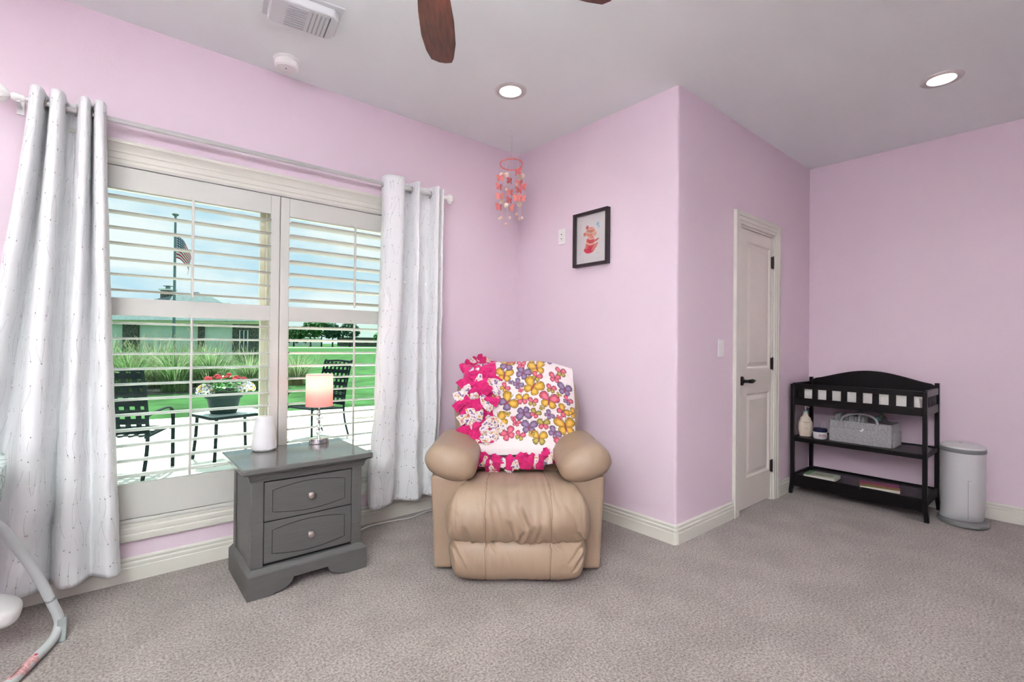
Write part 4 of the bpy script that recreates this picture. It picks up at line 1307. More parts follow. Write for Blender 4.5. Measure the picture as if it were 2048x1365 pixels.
for i in range(21):
    t_ = i / 20
    arch.append((y1 - .02 - (y1 - y0 - .04) * t_, .918 + .078 * math.sin(PI * t_) ** 1.25))
arch.append((y0, .905))
MB().prism(arch, Dp - .024, Dp - .006, 'x').build('back_panel', M_esp, ct, bevel=.003, fix=True)
cbox('deck', .022, Dp - .024, y0 - .004, y1 + .004, .722, .735)
for zt in (.458, .158):
    fz = zt - (.034 if zt > .3 else .090)
    cbox('shelf', .010, Dp - .010, y0 - .01, y1 + .01, zt - .024, zt - .0085 if zt > .3 else zt - .0125)
    cbox('shelf_lip', .002, .016, y0, y1, fz, zt)
    cbox('shelf_lip', Dp - .016, Dp - .004, y0, y1, fz if zt > .3 else zt - .06, zt)
    for ly in (.006, L_ - .020):
        cbox('shelf_lip', .016, Dp - .016, ly, ly + .014, fz if zt > .3 else zt - .06, zt)
# changing pad
cp = thing('changing_pad', 'white contoured changing pad inside the changing table top', 'changing pad', (4.255 + .215, 1.121, .7355))
def pad(u, v_):
    x = -.172 + .344 * u; y = -.385 + .77 * v_
    ex = max(0, (abs(u - .5) * 2 - .80) / .2); ey = max(0, (abs(v_ - .5) * 2 - .93) / .07)
    z = .085 + .040 * (abs(u - .5) * 2) ** 2
    z *= math.sqrt(max(0, 1 - ex ** 2.4)) * math.sqrt(max(0, 1 - ey ** 2.4))
    return (x, y, max(z, .0))
pdm = MB().grid(50, 60, pad)
pdm.box(-.16, .16, -.37, .37, 0, .03)
pdm.build('cover', mat('pad_cover', (.80, .78, .74), rough=.85, var=.03, vscale=20, bump=.1, bscale=120), cp, smooth=60, fix=True)

# shelf things ------------------------------------------------------
SH1, SH2 = .450, .146
M_lotion = mat('cream_lotion_bottle', (.72, .62, .50), rough=.35, var=.02)
M_mint = mat('mint_cap', (.30, .56, .53), rough=.4)
bt = thing('lotion_bottle', 'cream pump lotion bottle with mint collar on the middle shelf', 'bottle', (4.405, 1.486, SH1), R(-62))
def bot(u, v_):
    a = 2 * PI * u
    w_, d_ = lerpk([(0, .040, .022), (.03, .044, .025), (.35, .052, .029), (.55, .050, .028), (.75, .038, .023), (.88, .020, .017), (.93, .0165, .0165), (1, .0165, .0165)], v_)
    ca, sa = math.cos(a), math.sin(a)
    return (w_ * abs(ca) ** .85 * (1 if ca > 0 else -1), d_ * abs(sa) ** .85 * (1 if sa > 0 else -1), .196 * v_)
q = MB().grid(40, 40, bot, closed_u=True); q.f.append(tuple(range(40))); q.f.append(tuple(range(39 * 40, 40 * 40)))
q.build('bottle', M_lotion, bt, smooth=60, fix=True)
MB().lathe([(.0, .196), (.018, .196), (.018, .210), (.014, .213), (.0, .213)], 24).build('collar', M_mint, bt, fix=True)
pm_ = MB().lathe([(.0, .212), (.006, .212), (.006, .236), (.010, .238), (.010, .246), (.0, .248)], 16)
pm_.tube([(0, 0, .243), (.012, -.010, .244), (.024, -.02, .240)], .0038, 8)
pm_.build('pump', M_white, bt, fix=True)
M_ink = mat('brown_print', (.16, .09, .06), rough=.8)
M_inkg = mat('grey_print', (.36, .33, .30), rough=.8)
def yface(z):      # front surface of the bottle at height z
    return lerpk([(0, .022), (.03, .025), (.35, .029), (.55, .028), (.75, .023), (.88, .017)], z / .196)[0]
for s_, z, sz, m_ in (('Aveeno', .118, .0145, M_ink), ('Baby', .104, .010, M_inkg), ('DAILY', .076, .0065, M_inkg), ('MOISTURE', .068, .0065, M_inkg), ('LOTION', .060, .0065, M_inkg), ('18 FL OZ', .018, .005, M_inkg)):
    text_on('label_text', s_, sz, m_, bt, (.002, -yface(z) - .0006, z), (R(90), 0, 0))

jr = thing('ointment_jar', 'squat white ointment jar with navy lid on the middle shelf', 'jar', (4.375, 1.372, SH1), R(-58))
MB().lathe([(.0, 0), (.040, 0), (.046, .006), (.048, .02), (.0485, .055), (.046, .060), (.0, .060)], 40).build('jar', mat('jar_white', (.72, .71, .70), rough=.35, var=.01), jr, fix=True)
MB().lathe([(.0, .058), (.0495, .058), (.0500, .062), (.0495, .080), (.045, .085), (.0, .086)], 48).build('lid', mat('navy_lid', (.010, .014, .055), rough=.25, var=.05), jr, fix=True)
M_navy = mat('navy_print', (.015, .025, .10), rough=.8); M_redp = mat('red_print', (.50, .02, .03), rough=.8)
text_on('label_text', 'Aquaphor', .0125, M_navy, jr, (.004, -.0492, .040), (R(90), 0, 0))
B(-.022, .030, -.0494, -.0470, .0285, .0325).build('label_band', M_redp, jr)
text_on('label_text', 'Healing Ointment', .0055, M_navy, jr, (.0, -.0490, .019), (R(90), 0, 0))
tag(MB().tube([(0, 0, .0), (.010, .004, .05), (.022, .01, .105)], [.009, .009, .004], 10).build('ointment_tube', mat('pale_tube', (.45, .47, .52), rough=.4)), 'pale ointment tube leaning behind the navy lidded jar', 'tube')
bpy.data.objects['ointment_tube'].location = (4.50, 1.405, SH1)

M_felt = mat('grey_felt', (.37, .365, .37), rough=.95, var=.26, vscale=90, bump=.25, bscale=220, sheen=.2)
cy = thing('felt_caddy', 'grey felt diaper caddy with handles on the middle shelf', 'caddy', (4.375, 1.108, SH1), R(-90))
cw, cdp, chh = .195, .125, .165         # local x along the shelf (room right), local y towards the wall
tk = .006
B(-cw, cw, -.0, tk, 0, chh).build('front_wall', M_felt, cy, bevel=.002)
B(-cw, cw, 2 * cdp - tk, 2 * cdp, 0, chh).build('rear_wall', M_felt, cy, bevel=.002)
for s in (-1, 1):
    a, b_ = sorted((s * cw, s * (cw - tk)))
    B(a, b_, tk, 2 * cdp - tk, 0, chh).build('end_wall', M_felt, cy, bevel=.002)
    a, b_ = sorted((s * (cw + .001), s * (cw + .012)))
    B(a, b_, .02, 2 * cdp - .02, .0, .105).build('end_pocket', M_felt, cy, bevel=.003)
B(-cw + tk, cw - tk, tk, 2 * cdp - tk, 0, tk).build('bottom', M_felt, cy)
B(-cw - .001, cw + .001, -.011, -.001, .0, .115).build('front_pocket', M_felt, cy, bevel=.003)
for x in (-.088, .040):
    B(x - .0012, x + .0012, -.0122, -.0105, .002, .113).build('stitch_line', mat('felt_stitch', (.42, .41, .42), rough=.9), cy)
for yy, ln in ((-.003, 0), (2 * cdp + .002, .01)):
    hp_ = spline([(-.118, yy, .125), (-.118, yy, .165), (-.105, yy + .010 + ln, .195), (-.06, yy + .03, .218), (0, yy + .035, .225), (.06, yy + .03, .218), (.10, yy + .010, .195), (.112, yy, .165), (.112, yy, .125)], 44)
    MB().tube(hp_, .0075, 10, flat=1.0).build('handle', M_felt, cy)
    for x in (-.118, .112):
        B(x - .019, x + .019, yy - .006, yy + .004, .108, .160).build('handle_tab', M_felt, cy, bevel=.004)
MB().prism([(.010, .098), (.022, .098), (.024, .106), (.030, .108), (.030, .116), (.026, .122), (.018, .122), (.016, .110), (.004, .108), (.004, .102)], -.0135, -.0118, 'y').build('white_tag', M_white, cy, fix=True)
B(.0, .0015, tk, 2 * cdp - tk, tk, .150).build('divider', M_felt, cy)
rng = random.Random(3)
M_diap = mat('folded_diaper', (.62, .62, .63), rough=.9, var=.08, vscale=30, bump=.2, bscale=90)
for k in range(9):
    x = -.168 + k * .0215
    hgt = rng.uniform(.188, .222)
    def dia(u, v_, x=x, hgt=hgt, k=k):
        a = 2 * PI * u
        w_ = .0085 * (1 - .55 * v_ ** 6)
        return (x + w_ * math.cos(a) + .004 * math.sin(v_ * 5 + k), .125 + (.095 - .03 * v_ ** 3) * math.sin(a), .008 + hgt * v_)
    g = MB().grid(16, 14, dia, closed_u=True); g.f.append(tuple(range(13 * 16, 14 * 16)))
    o = g.build('folded_diaper', M_diap, None, smooth=70, fix=True)
    o.location = (4.375, 1.108, SH1); o.rotation_euler = (0, 0, R(-90))
    tag(o, ['first', 'second', 'third', 'fourth', 'fifth', 'sixth', 'seventh', 'eighth', 'ninth'][k] + ' white folded diaper from the jar end of the felt caddy', 'diaper', 'folded diapers in the caddy')
rc = thing('rattle_toy', 'teal and green baby rattle sticking out of the felt caddy', 'rattle', (4.47, 1.020, SH1 + .006))
MB().tube([(0, 0, .0), (0, 0, .16)], .008, 10).build('stick', mat('rattle_grey', (.18, .20, .22), rough=.5), rc)
MB().sphere((0, .0, .185), .024, 16, 10, sz=.8).build('head', mat('rattle_teal', (.12, .28, .30), rough=.4), rc)
MB().sphere((.0, -.020, .205), .016, 14, 8).build('ear', mat('rattle_green', (.12, .19, .09), rough=.5), rc)
MB().sphere((.0, -.045, .195), .014, 14, 8).build('ear', mat('rattle_dark', (.10, .08, .09), rough=.5), rc)

def book(label, loc, rz, w_, h_, t_, cover, painter, name='picture_book'):
    e = thing(name, label, 'book', loc, rz, 'picture books on the bottom shelf')
    B(-w_ / 2 + .003, w_ / 2 - .003, -h_ / 2 + .003, h_ / 2 - .003, .002, t_ - .002).build('pages', mat('book_pages', (.74, .70, .62), rough=.9, var=.08, vscale=8, stretch=(1, 1, 60)), e)
    B(-w_ / 2, w_ / 2, -h_ / 2, h_ / 2, 0, .002).build('back_cover', cover, e)
    n = 46
    vs = [(-w_ / 2 + w_ * i / (n - 1), -h_ / 2 + h_ * jn / (n - 1), t_) for jn in range(n) for i in range(n)]
    fs = [(jn * n + i, jn * n + i + 1, jn * n + n + i + 1, jn * n + n + i) for jn in range(n - 1) for i in range(n - 1)]
    mb = MB().add(vs, fs)
    mb.col = [(*painter(i / (n - 1), jn / (n - 1)), 1) for jn in range(n) for i in range(n)]
    mb.build('front_cover', vcol_mat('book_cover_print', rough=.45, bump=.0), e, smooth=0, solid=.002)
    B(-w_ / 2 - .001, -w_ / 2 + .002, -h_ / 2, h_ / 2, 0, t_ + .001).build('spine', cover, e)
def paint_a(u, v_):
    n_ = noise.noise(Vector((u * 7, v_ * 7, 1)))
    if u < .16: return (.20, .42, .20)
    if abs(v_ - .45 - .05 * math.sin(u * 9)) < .10 + .06 * n_ and .28 < u < .85: return (.42 + .2 * n_, .26, .06)
    return (.46, .54 + .05 * n_, .44)
def paint_b(u, v_):
    n_ = noise.noise(Vector((u * 5, v_ * 5, 7)))
    if v_ < .28 + .12 * n_: return (.22 + .2 * u, .30 - .05 * u, .10)
    if v_ < .5 + .2 * n_: return (.50, .16 + .1 * n_, .10)
    return (.36, .09 + .05 * n_, .20)
book('thin pale green picture book lying on the bottom shelf', (4.375, 1.355, SH2), R(-88), .215, .165, .022, mat('green_cover', (.45, .58, .45), rough=.5), paint_a)
book('purple and orange picture book lying on the bottom shelf', (4.375, .985, SH2), R(-75), .235, .185, .022, mat('red_cover', (.30, .03, .04), rough=.5), paint_b)

# ================================================================== diaper pail
M_pail = mat('pail_white', (.60, .60, .61), rough=.38, var=.01)
M_pailg = mat('pail_grey', (.20, .205, .21), rough=.45, var=.03)
pl_ = thing('diaper_pail', 'white oval diaper pail with grey lid band beside the changing table', 'diaper pail', (4.475, .545, 0), R(-62))
def oval(rx, ry, n=56, p=1.0, cut=None):
    return [(rx * math.cos(2 * PI * i / n), ry * math.sin(2 * PI * i / n)) for i in range(n)]
def loft(secs, n=56):
    vs, fs = [], []
    for (rx, ry, z, oy) in secs:
        vs += [(rx * math.cos(2 * PI * i / n), ry * math.sin(2 * PI * i / n) + oy, z) for i in range(n)]
    for jn in range(len(secs) - 1):
        for i in range(n):
            fs.append((jn * n + i, jn * n + (i + 1) % n, jn * n + n + (i + 1) % n, jn * n + n + i))
    fs.append(tuple(range(n - 1, -1, -1))); fs.append(tuple(range((len(secs) - 1) * n, len(secs) * n)))
    return MB().add(vs, fs)
loft([(.122, .150, 0, 0), (.128, .156, .006, 0), (.128, .156, .022, 0), (.120, .150, .030, 0)]).build('base', M_pailg, pl_, fix=True)
loft([(.112, .100, .028, .02), (.112, .115, .06, .01), (.112, .130, .12, 0), (.113, .130, .485, 0)]).build('body', M_pail, pl_, fix=True)
loft([(.1145, .1315, .485, 0), (.117, .134, .490, 0), (.117, .134, .508, 0), (.115, .132, .512, 0)]).build('lid_band', M_pailg, pl_, fix=True)
loft([(.115, .132, .512, 0), (.113, .130, .522, .002), (.09, .105, .531, .008), (.04, .05, .535, .01)]).build('lid', M_pail, pl_, fix=True)
loft([(.010, .007, .5345, .03), (.009, .006, .5365, .03)], 20).build('lid_button', M_pailg, pl_, fix=True)
MB().tube([(-.02, -.1293, .31), (-.02, -.1293, .06)], .0008, 6).tube([(-.02, -.1293, .31), (.0, -.1305, .31)], .0008, 6).build('door_seam', M_pailg, pl_)
loft([(.03, .018, .010, -.150), (.032, .020, .016, -.150), (.030, .018, .020, -.150)], 24).build('foot_pedal', M_pailg, pl_, fix=True)

# ================================================================== baby swing at the left edge
M_tube = mat('pale_grey_tube', (.52, .545, .55), rough=.4, var=.02)
M_foot = mat('grey_rubber_foot', (.25, .27, .27), rough=.6)
sw = thing('baby_swing', 'pale grey tube baby swing at the left edge of the room', 'baby swing', (-.60, 2.35, 0))
def wp(*p): return [(x + .60, y - 2.35, z) for x, y, z in p]
MB().tube(spline(wp((-.62, 2.64, .640), (-.50, 2.645, .605), (-.40, 2.65, .555), (-.30, 2.65, .480), (-.25, 2.65, .389), (-.208, 2.65, .304), (-.172, 2.65, .215), (-.145, 2.652, .135), (-.128, 2.660, .080), (-.122, 2.655, .040), (-.130, 2.60, .022), (-.150, 2.53, .020), (-.178, 2.46, .020), (-.205, 2.39, .020), (-.26, 2.28, .020), (-.36, 2.12, .020), (-.52, 1.99, .020), (-.70, 1.97, .020), (-.86, 2.08, .020), (-.97, 2.28, .020), (-1.04, 2.46, .020), (-1.07, 2.60, .022), (-1.08, 2.655, .040), (-1.07, 2.66, .08), (-1.05, 2.65, .135), (-1.0, 2.65, .26), (-.94, 2.65, .40), (-.86, 2.65, .52), (-.74, 2.645, .60), (-.62, 2.64, .640)), 190), .0168, 14).build('frame_tube', M_tube, sw)
for x, sgn in ((-.118, 1), (-1.082, -1)):
    MB().prism([(2.575 - 2.35, 0), (2.695 - 2.35, 0), (2.700 - 2.35, .02), (2.680 - 2.35, .062), (2.650 - 2.35, .066)], x + .60 - .010 * sgn, x + .60 + .020 * sgn, 'x').build('foot', M_foot, sw, bevel=.004, fix=True)
MB().tube(wp((-.1472, 2.652, .142), (-.1510, 2.652, .1535)), .0175, 16).build('joint', M_foot, sw)
# warning label printed on the tube near the floor
d_ = Vector((-.205 + .178, 2.39 - 2.46, 0)).normalized()
lab = MB()
lab.tube(wp((-.180, 2.455, .0203), (-.204, 2.392, .0203), (-.232, 2.335, .0203)), .0171, 20)
lab.build('warning_label', mat('label_pink_white', (.62, .34, .34), rough=.5, var=.35, vscale=120), sw)
M_redl = mat('label_red', (.55, .01, .03), rough=.5)
MB().sphere((-.178 + .60 + .004, 2.463 - 2.35 - .004, .0360), .006, 10, 6, sz=.4).build('label_dot', M_redl, sw)
text_on('label_text', 'WARNING', .014, mat('label_dark', (.10, .03, .04), rough=.6), sw, (-.214 + .60, 2.372 - 2.35, .0376), (0, 0, math.atan2(.063, .024)))
# white plastic motor housing and the hanging seat
hs = MB()
def hous(u, v_):
    a = 2 * PI * u
    ph = PI * (v_ - .5)
    ca, sa = math.cos(a), math.sin(a); cp_, sp_ = math.cos(ph), math.sin(ph)
    f = lambda t, p: abs(t) ** p * (1 if t >= 0 else -1)
    return (.155 * f(ca, .7) * f(cp_, .5), .11 * f(sa, .7) * f(cp_, .5), .042 * f(sp_, .6))
hs.grid(40, 26, hous, closed_u=True).xform(Matrix.Translation((-.375 + .60, 2.60 - 2.35, .190)) @ Matrix.Rotation(R(14), 4, 'Y'))
hs.build('motor_housing', M_white, sw, smooth=60, fix=True)
MB().tube(wp((-.42, 2.62, .20), (-.56, 2.62, .30), (-.62, 2.64, .62)), .016, 12).build('hanger_arm', M_tube, sw)
def lattice():
    M = mat('mint_lattice_fabric', (.62, .72, .70), rough=.9, var=.02)
    t = M.node_tree; p = t.nodes['Principled BSDF']; L = t.links.new
    c = t.nodes.new('ShaderNodeTexCoord')
    v = t.nodes.new('ShaderNodeTexVoronoi'); v.feature = 'DISTANCE_TO_EDGE'; v.inputs['Scale'].default_value = 26
    L(c.outputs['Object'], v.inputs['Vector'])
    r = t.nodes.new('ShaderNodeValToRGB'); r.color_ramp.elements[0].position = .05; r.color_ramp.elements[1].position = .09
    r.color_ramp.elements[0].color = (.36, .47, .45, 1); r.color_ramp.elements[1].color = (.66, .74, .72, 1)
    L(v.outputs['Distance'], r.inputs['Fac']); L(r.outputs[0], p.inputs['Base Color'])
    return M
def seatf(u, v_):
    a = 2 * PI * u
    k = math.sin(PI / 2 * v_) ** .8
    x, y = .205 * k * math.cos(a), .30 * k * math.sin(a)
    z = .26 * (v_ ** 2.4)
    return (x + .125, y + .05, .48 + z + .12 * (y + .1))
MB().grid(48, 30, seatf, closed_u=True).build('seat', lattice(), sw, smooth=180, solid=.035)

# ================================================================== outside
GZ = -.15
def rnd(a, b): return rng.uniform(a, b)
rng = random.Random(21)
M_lawn = mat('lawn', (.045, .115, .038), rough=1.0, var=.42, vscale=1.3, detail=9, bump=.5, bscale=30, spec=.05)
M_conc = mat('patio_concrete', (.80, .77, .72), rough=.9, var=.06, vscale=4, bump=.08, bscale=80, spec=.1)
lawn = B(-120, 260, 3.22, 420, GZ - .4, GZ - .02).build('lawn', M_lawn)
lawn['kind'] = 'structure'
# patio slabs with joints
pe = lambda x: 10.45 - .25 * min(3.2, max(0, x)) if x < 3.2 else 9.70
k = 0
patio = sempty('patio', 'pale concrete patio outside the window')
for ix, (xa, xb) in enumerate([(-6, -1.4), (-1.39, 1.62), (1.63, 4.6), (4.61, 9.0)]):
    for (ya, yb) in ((3.215, 6.55), (6.56, None)):
        if yb is None: poly = [(xa, ya), (xb, ya), (xb, pe(xb)), (xa, pe(xa))]
        else: poly = [(xa, ya), (xb, ya), (xb, yb), (xa, yb)]
        MB().prism(poly, GZ - .1, GZ).build('slab', M_conc, patio, bevel=.006)
street = B(-120, 260, 118, 132, GZ - .3, GZ - .012).build('street', mat('street_concrete', (.60, .58, .54), rough=.9, var=.05)); struct(street)
drive = B(4.0, 30, 27.0, 29.6, GZ - .3, GZ - .012).build('driveway', mat('drive_concrete', (.66, .63, .57), rough=.9, var=.05)); struct(drive)
drive.rotation_euler = (0, 0, 0)

# river-rock bed beside the patio edge
M_rock = mat('river_rock', (.42, .39, .33), rough=.8, var=.5, vscale=3.0)
rk = MB()
for i in range(330):
    u, v_ = rnd(0, 1), rnd(0, 1)
    x = 3.35 + 2.6 * u; y = 8.35 + (.9 - .35 * u) * (v_ - .5) * (0.25 + 1.1 * u)
    r_ = rnd(.018, .045)
    k = len(rk.v)
    rk.sphere((0, 0, 0), r_, 7, 5, sx=rnd(.9, 1.6), sz=rnd(.5, .8))
    rk.xform(Matrix.Translation((x, y, GZ + r_ * .35)) @ Matrix.Rotation(rnd(0, 6), 4, 'Z'), k)
tag(rk.build('river_rocks', M_rock), 'grey and tan river rocks spread on the patio', 'rocks', kind='stuff')

# ornamental grasses
M_gr = [mat('grass_blade_green', (.085, .20, .05), rough=.7, var=.35, vscale=3), mat('grass_blade_pale', (.27, .34, .15), rough=.7, var=.35, vscale=3), mat('grass_seed_head', (.50, .42, .27), rough=.9, var=.2)]
for q in M_gr[:2]:
    t = q.node_tree; pb = t.nodes['Principled BSDF']
    tl = t.nodes.new('ShaderNodeBsdfTranslucent'); tl.inputs['Color'].default_value = (.15, .27, .10, 1) if q is M_gr[0] else (.44, .47, .32, 1)
    ms = t.nodes.new('ShaderNodeMixShader'); ms.inputs[0].default_value = .5
    t.links.new(pb.outputs[0], ms.inputs[1]); t.links.new(tl.outputs[0], ms.inputs[2]); t.links.new(ms.outputs[0], t.nodes['Material Output'].inputs['Surface'])
def grass_clump(x, y, h_, rad, n, label, pale=.3, group='ornamental grass clumps behind the lawn'):
    e = thing('ornamental_grass', label, 'grass clump', (x, y, GZ - .02), 0, group)
    parts = [MB(), MB(), MB()]
    for i in range(n):
        a = rnd(0, 2 * PI); b0 = rnd(0, rad * .35)
        L_ = h_ * rnd(.65, 1.12); lean = rnd(.3, 1.25) ** 1.1
        mi = 1 if rng.random() < pale else 0
        w_ = rnd(.007, .014)
        dx, dy = math.cos(a), math.sin(a)
        pts = []
        m_ = 6
        for q in range(m_):
            t = q / (m_ - 1)
            hor = b0 + rad * lean * t ** 1.9
            ver = L_ * (t - .30 * lean * t ** 2.6)
            pts.append(Vector((dx * hor, dy * hor, ver)))
        vs = []
        for q, p in enumerate(pts):
            ww = w_ * (1 - .85 * q / (m_ - 1))
            vs += [p + Vector((-dy * ww, dx * ww, 0)), p - Vector((-dy * ww, dx * ww, 0))]
        parts[mi].add(vs, [(q * 2, q * 2 + 1, q * 2 + 3, q * 2 + 2) for q in range(m_ - 1)])
        if rng.random() < .05:
            tip = pts[-1] + Vector((0, 0, .18))
            parts[2].tube([pts[-1] * .6, tip * 1.0], [.004, .004], 4)
            parts[2].tube([tip, tip + Vector((dx * .05, dy * .05, .12))], [.014, .004], 5)
    for q, m_, nm in zip(parts, M_gr, ('green_blades', 'pale_blades', 'seed_heads')):
        if q.v:
            o = q.build(nm, m_, e, smooth=0)
            o['kind'] = 'stuff'
where = ['behind the left chair back', 'right of the left chair back', 'behind the left tilt rod', 'behind the flower pot', 'right of the flower pot']
GC = [(-.5, 16.2, 1.35, .95, 'leftmost green ornamental grass clump behind the patio chair'), (.55, 16.0, 1.42, .95, 'tall ornamental grass clump right of the left chair back'), (1.45, 15.6, 1.38, .9, 'ornamental grass clump behind the left tilt rod'),
      (2.35, 15.9, 1.45, .95, 'lush ornamental grass clump behind the flower pot'), (3.25, 15.7, 1.25, .9, 'pale ornamental grass clump right of the flower pot'), (.1, 17.2, 1.55, .9, 'feathery grass clump in the back row at left'),
      (1.2, 17.4, 1.5, .9, 'feathery grass clump in the back row near the flagpole'), (2.2, 17.3, 1.5, .9, 'feathery grass clump in the back row behind the pot'), (4.75, 16.3, 1.15, .8, 'grass clump seen just right of the window mullion')]
for i, (x, y, h_, r_, lb) in enumerate(GC):
    grass_clump(x, y, h_, r_, 420, lb, pale=.55 if i in (4, 5, 6, 7, 8) else .28)
bed = B(-3, 4.2, 14.9, 18.3, GZ - .3, GZ - .005).build('planting_bed', mat('dark_mulch', (.022, .028, .022), rough=1, var=.4, vscale=12)); struct(bed)

# patio chairs: dark metal frames with woven straps
M_ptub = mat('dark_green_metal', (.004, .011, .012), rough=.7, spec=.1, metal=.0, var=.1)
M_strap = mat('dark_vinyl_strap', (.004, .010, .011), rough=.8, var=.1, spec=.08)
def patio_chair(loc, rz, label):
    e = thing('patio_chair', label, 'chair', loc, rz, 'strapped patio chairs outside')
    # faces +x locally; width along y
    for s in (-1, 1):
        y = s * .29
        MB().tube(spline([(.30, y, 0), (.30, y, .42), (.29, y, .56), (.24, y, .625), (.12, y, .640), (-.10, y, .625), (-.24, y, .60)], 34), .019, 10, flat=.55).build('arm', M_ptub, e)
        MB().tube(spline([(-.30, y, 0), (-.235, y, .22), (-.215, y, .42), (-.25, y, .70), (-.335, y, 1.04), (-.36, y * .97, 1.06)], 34), .018, 10, flat=.55).build('back_post', M_ptub, e)
        MB().tube([(-.215, y * .94, .40), (.25, y * .94, .43), (.285, y * .94, .41)], .014, 8).build('seat_rail', M_ptub, e)
    MB().tube([(-.345, -.285, 1.05), (-.35, 0, 1.065), (-.345, .285, 1.05)], .017, 10).build('top_rail', M_ptub, e)
    MB().tube([(.27, -.275, .425), (.27, .275, .425)], .014, 8).build('front_rail', M_ptub, e)
    for k in range(6):
        yy = -.225 + k * .09
        pts = [(-.222 - .12 * max(0, (z - .44) / .6) ** 1.3, yy, z) for z in (.44, .60, .76, .90, 1.04)]
        MB().tube(pts, .024, 4, flat=.12).build('back_strap', M_strap, e)
        MB().tube([(-.21, yy, .405), (.02, yy, .412), (.27, yy, .430)], .026, 4, flat=.10).build('seat_strap', M_strap, e)
    for k in range(7):
        z = .47 + k * .088
        xx = -.222 - .12 * max(0, (z - .44) / .6) ** 1.3
        B(xx - .003, xx + .003, -.285, .285, z - .027, z + .027).build('back_strap', M_strap, e)
    for k in range(5):
        xx = -.16 + k * .095
        B(xx - .027, xx + .027, -.27, .27, .408 + .02 * k / 4, .412 + .02 * k / 4).build('seat_strap', M_strap, e)
    return e
patio_chair((.18, 6.13, GZ), R(62), 'dark strapped patio chair seen from behind at the left of the window')
patio_chair((2.33, 7.02, GZ), R(198), 'dark strapped patio chair seen behind the pink lamp')

# side table with a flower pot
tb = thing('patio_table', 'small dark patio side table with a pale top between the chairs', 'table', (1.13, 6.30, GZ), R(14))
def rrect(w_, h_, r_, n=6):
    out = []
    for cx, cy, a0 in ((w_ - r_, h_ - r_, 0), (-w_ + r_, h_ - r_, 90), (-w_ + r_, -h_ + r_, 180), (w_ - r_, -h_ + r_, 270)):
        for i in range(n + 1):
            a = R(a0 + 90 * i / n); out.append((cx + r_ * math.cos(a), cy + r_ * math.sin(a)))
    return out
MB().prism(rrect(.33, .30, .07), .505, .520).build('top', mat('pale_table_top', (.52, .58, .57), rough=.25, var=.04), tb, fix=True)
MB().tube([(x, y, .508) for x, y in rrect(.335, .305, .075)], .016, 8, closed=True).build('rim', M_ptub, tb)
for sx in (-1, 1):
    for sy in (-1, 1):
        MB().tube(spline([(sx * .26, sy * .24, .50), (sx * .27, sy * .25, .25), (sx * .29, sy * .27, 0)], 12), .018, 8).build('leg', M_ptub, tb)
TZ = GZ + .52
pt = thing('flower_pot', 'dark green pot of red mums and white flowers on the patio table', 'potted plant', (1.05, 6.30, TZ))
MB().lathe([(.0, 0), (.125, 0), (.135, .02), (.165, .17), (.185, .175), (.19, .215), (.175, .222), (.165, .20), (.0, .19)], 32).build('pot', mat('green_pot', (.012, .035, .032), rough=.6, spec=.2, var=.1), pt, fix=True)
lf = MB()
for i in range(260):
    a = rnd(0, 2 * PI); e_ = rnd(.15, 1.45); r_ = rnd(.05, .20)
    c_ = Vector((r_ * math.cos(a), r_ * math.sin(a), .22 + .19 * math.sin(e_) * (1 - (r_ / .30) ** 2)))
    d_ = Vector((math.cos(a) * rnd(.4, 1), math.sin(a) * rnd(.4, 1), rnd(-.4, .6))).normalized()
    sd3 = d_.cross(Vector((0, 0, 1))).normalized(); L_ = rnd(.04, .075); w_ = L_ * .36
    lf.add([c_, c_ + d_ * L_ * .5 + sd3 * w_, c_ + d_ * L_, c_ + d_ * L_ * .5 - sd3 * w_], [(0, 1, 2, 3)])
o = lf.build('foliage', mat('pot_leaf', (.06, .24, .045), rough=.6, var=.3, vscale=20), pt, smooth=0); o['kind'] = 'stuff'
M_mum = mat('red_mum', (.42, .025, .045), rough=.9, var=.3, vscale=60)
M_wfl = mat('white_bloom', (.72, .70, .72), rough=.9, var=.1)
def bloom(c, r_, m_, nm):
    q = MB()
    for ring, (n, rr_, zz) in enumerate(((10, 1.0, .0), (8, .7, .25), (5, .4, .42))):
        for i in range(n):
            a = 2 * PI * i / n + ring
            k = len(q.v)
            q.sphere((0, 0, 0), r_ * .34, 6, 4, sx=1.4, sz=.55)
            q.xform(Matrix.Translation((c[0] + r_ * .62 * rr_ * math.cos(a), c[1] + r_ * .62 * rr_ * math.sin(a), c[2] + r_ * zz)) @ Matrix.Rotation(a, 4, 'Z'), k)
    q.build(nm, m_, pt)
for i in range(15):
    a = i * 2.4; r_ = .045 + .165 * (i / 15) ** .6
    bloom((r_ * math.cos(a), r_ * math.sin(a), .435 - .28 * r_ + rnd(-.01, .01)), rnd(.032, .044), M_mum, 'red_bloom')
cols = [(M_wfl, 'white_floret'), (mat('yellow_bloom', (.62, .42, .05), rough=.9), 'yellow_floret'), (mat('blue_bloom', (.12, .16, .35), rough=.9), 'blue_floret')]
for (cx, cy, cz, rad, sd_) in ((-.175, .02, .255, .085, 0), (.215, -.04, .27, .09, 1)):
    for ci, (m_, nm) in enumerate(cols):
        q = MB()
        for i in range(150 if ci == 0 else (36 if sd_ == 0 else 14)):
            a = rnd(0, 2 * PI); ph = math.acos(rnd(-.35, 1)); rr_ = rad * (1 + .02 * ci)
            q.sphere((cx + rr_ * math.sin(ph) * math.cos(a), cy + rr_ * math.sin(ph) * math.sin(a), cz + rr_ * .8 * math.cos(ph)), rnd(.009, .014), 6, 4)
        o = q.build(nm, m_, pt); o['kind'] = 'stuff'

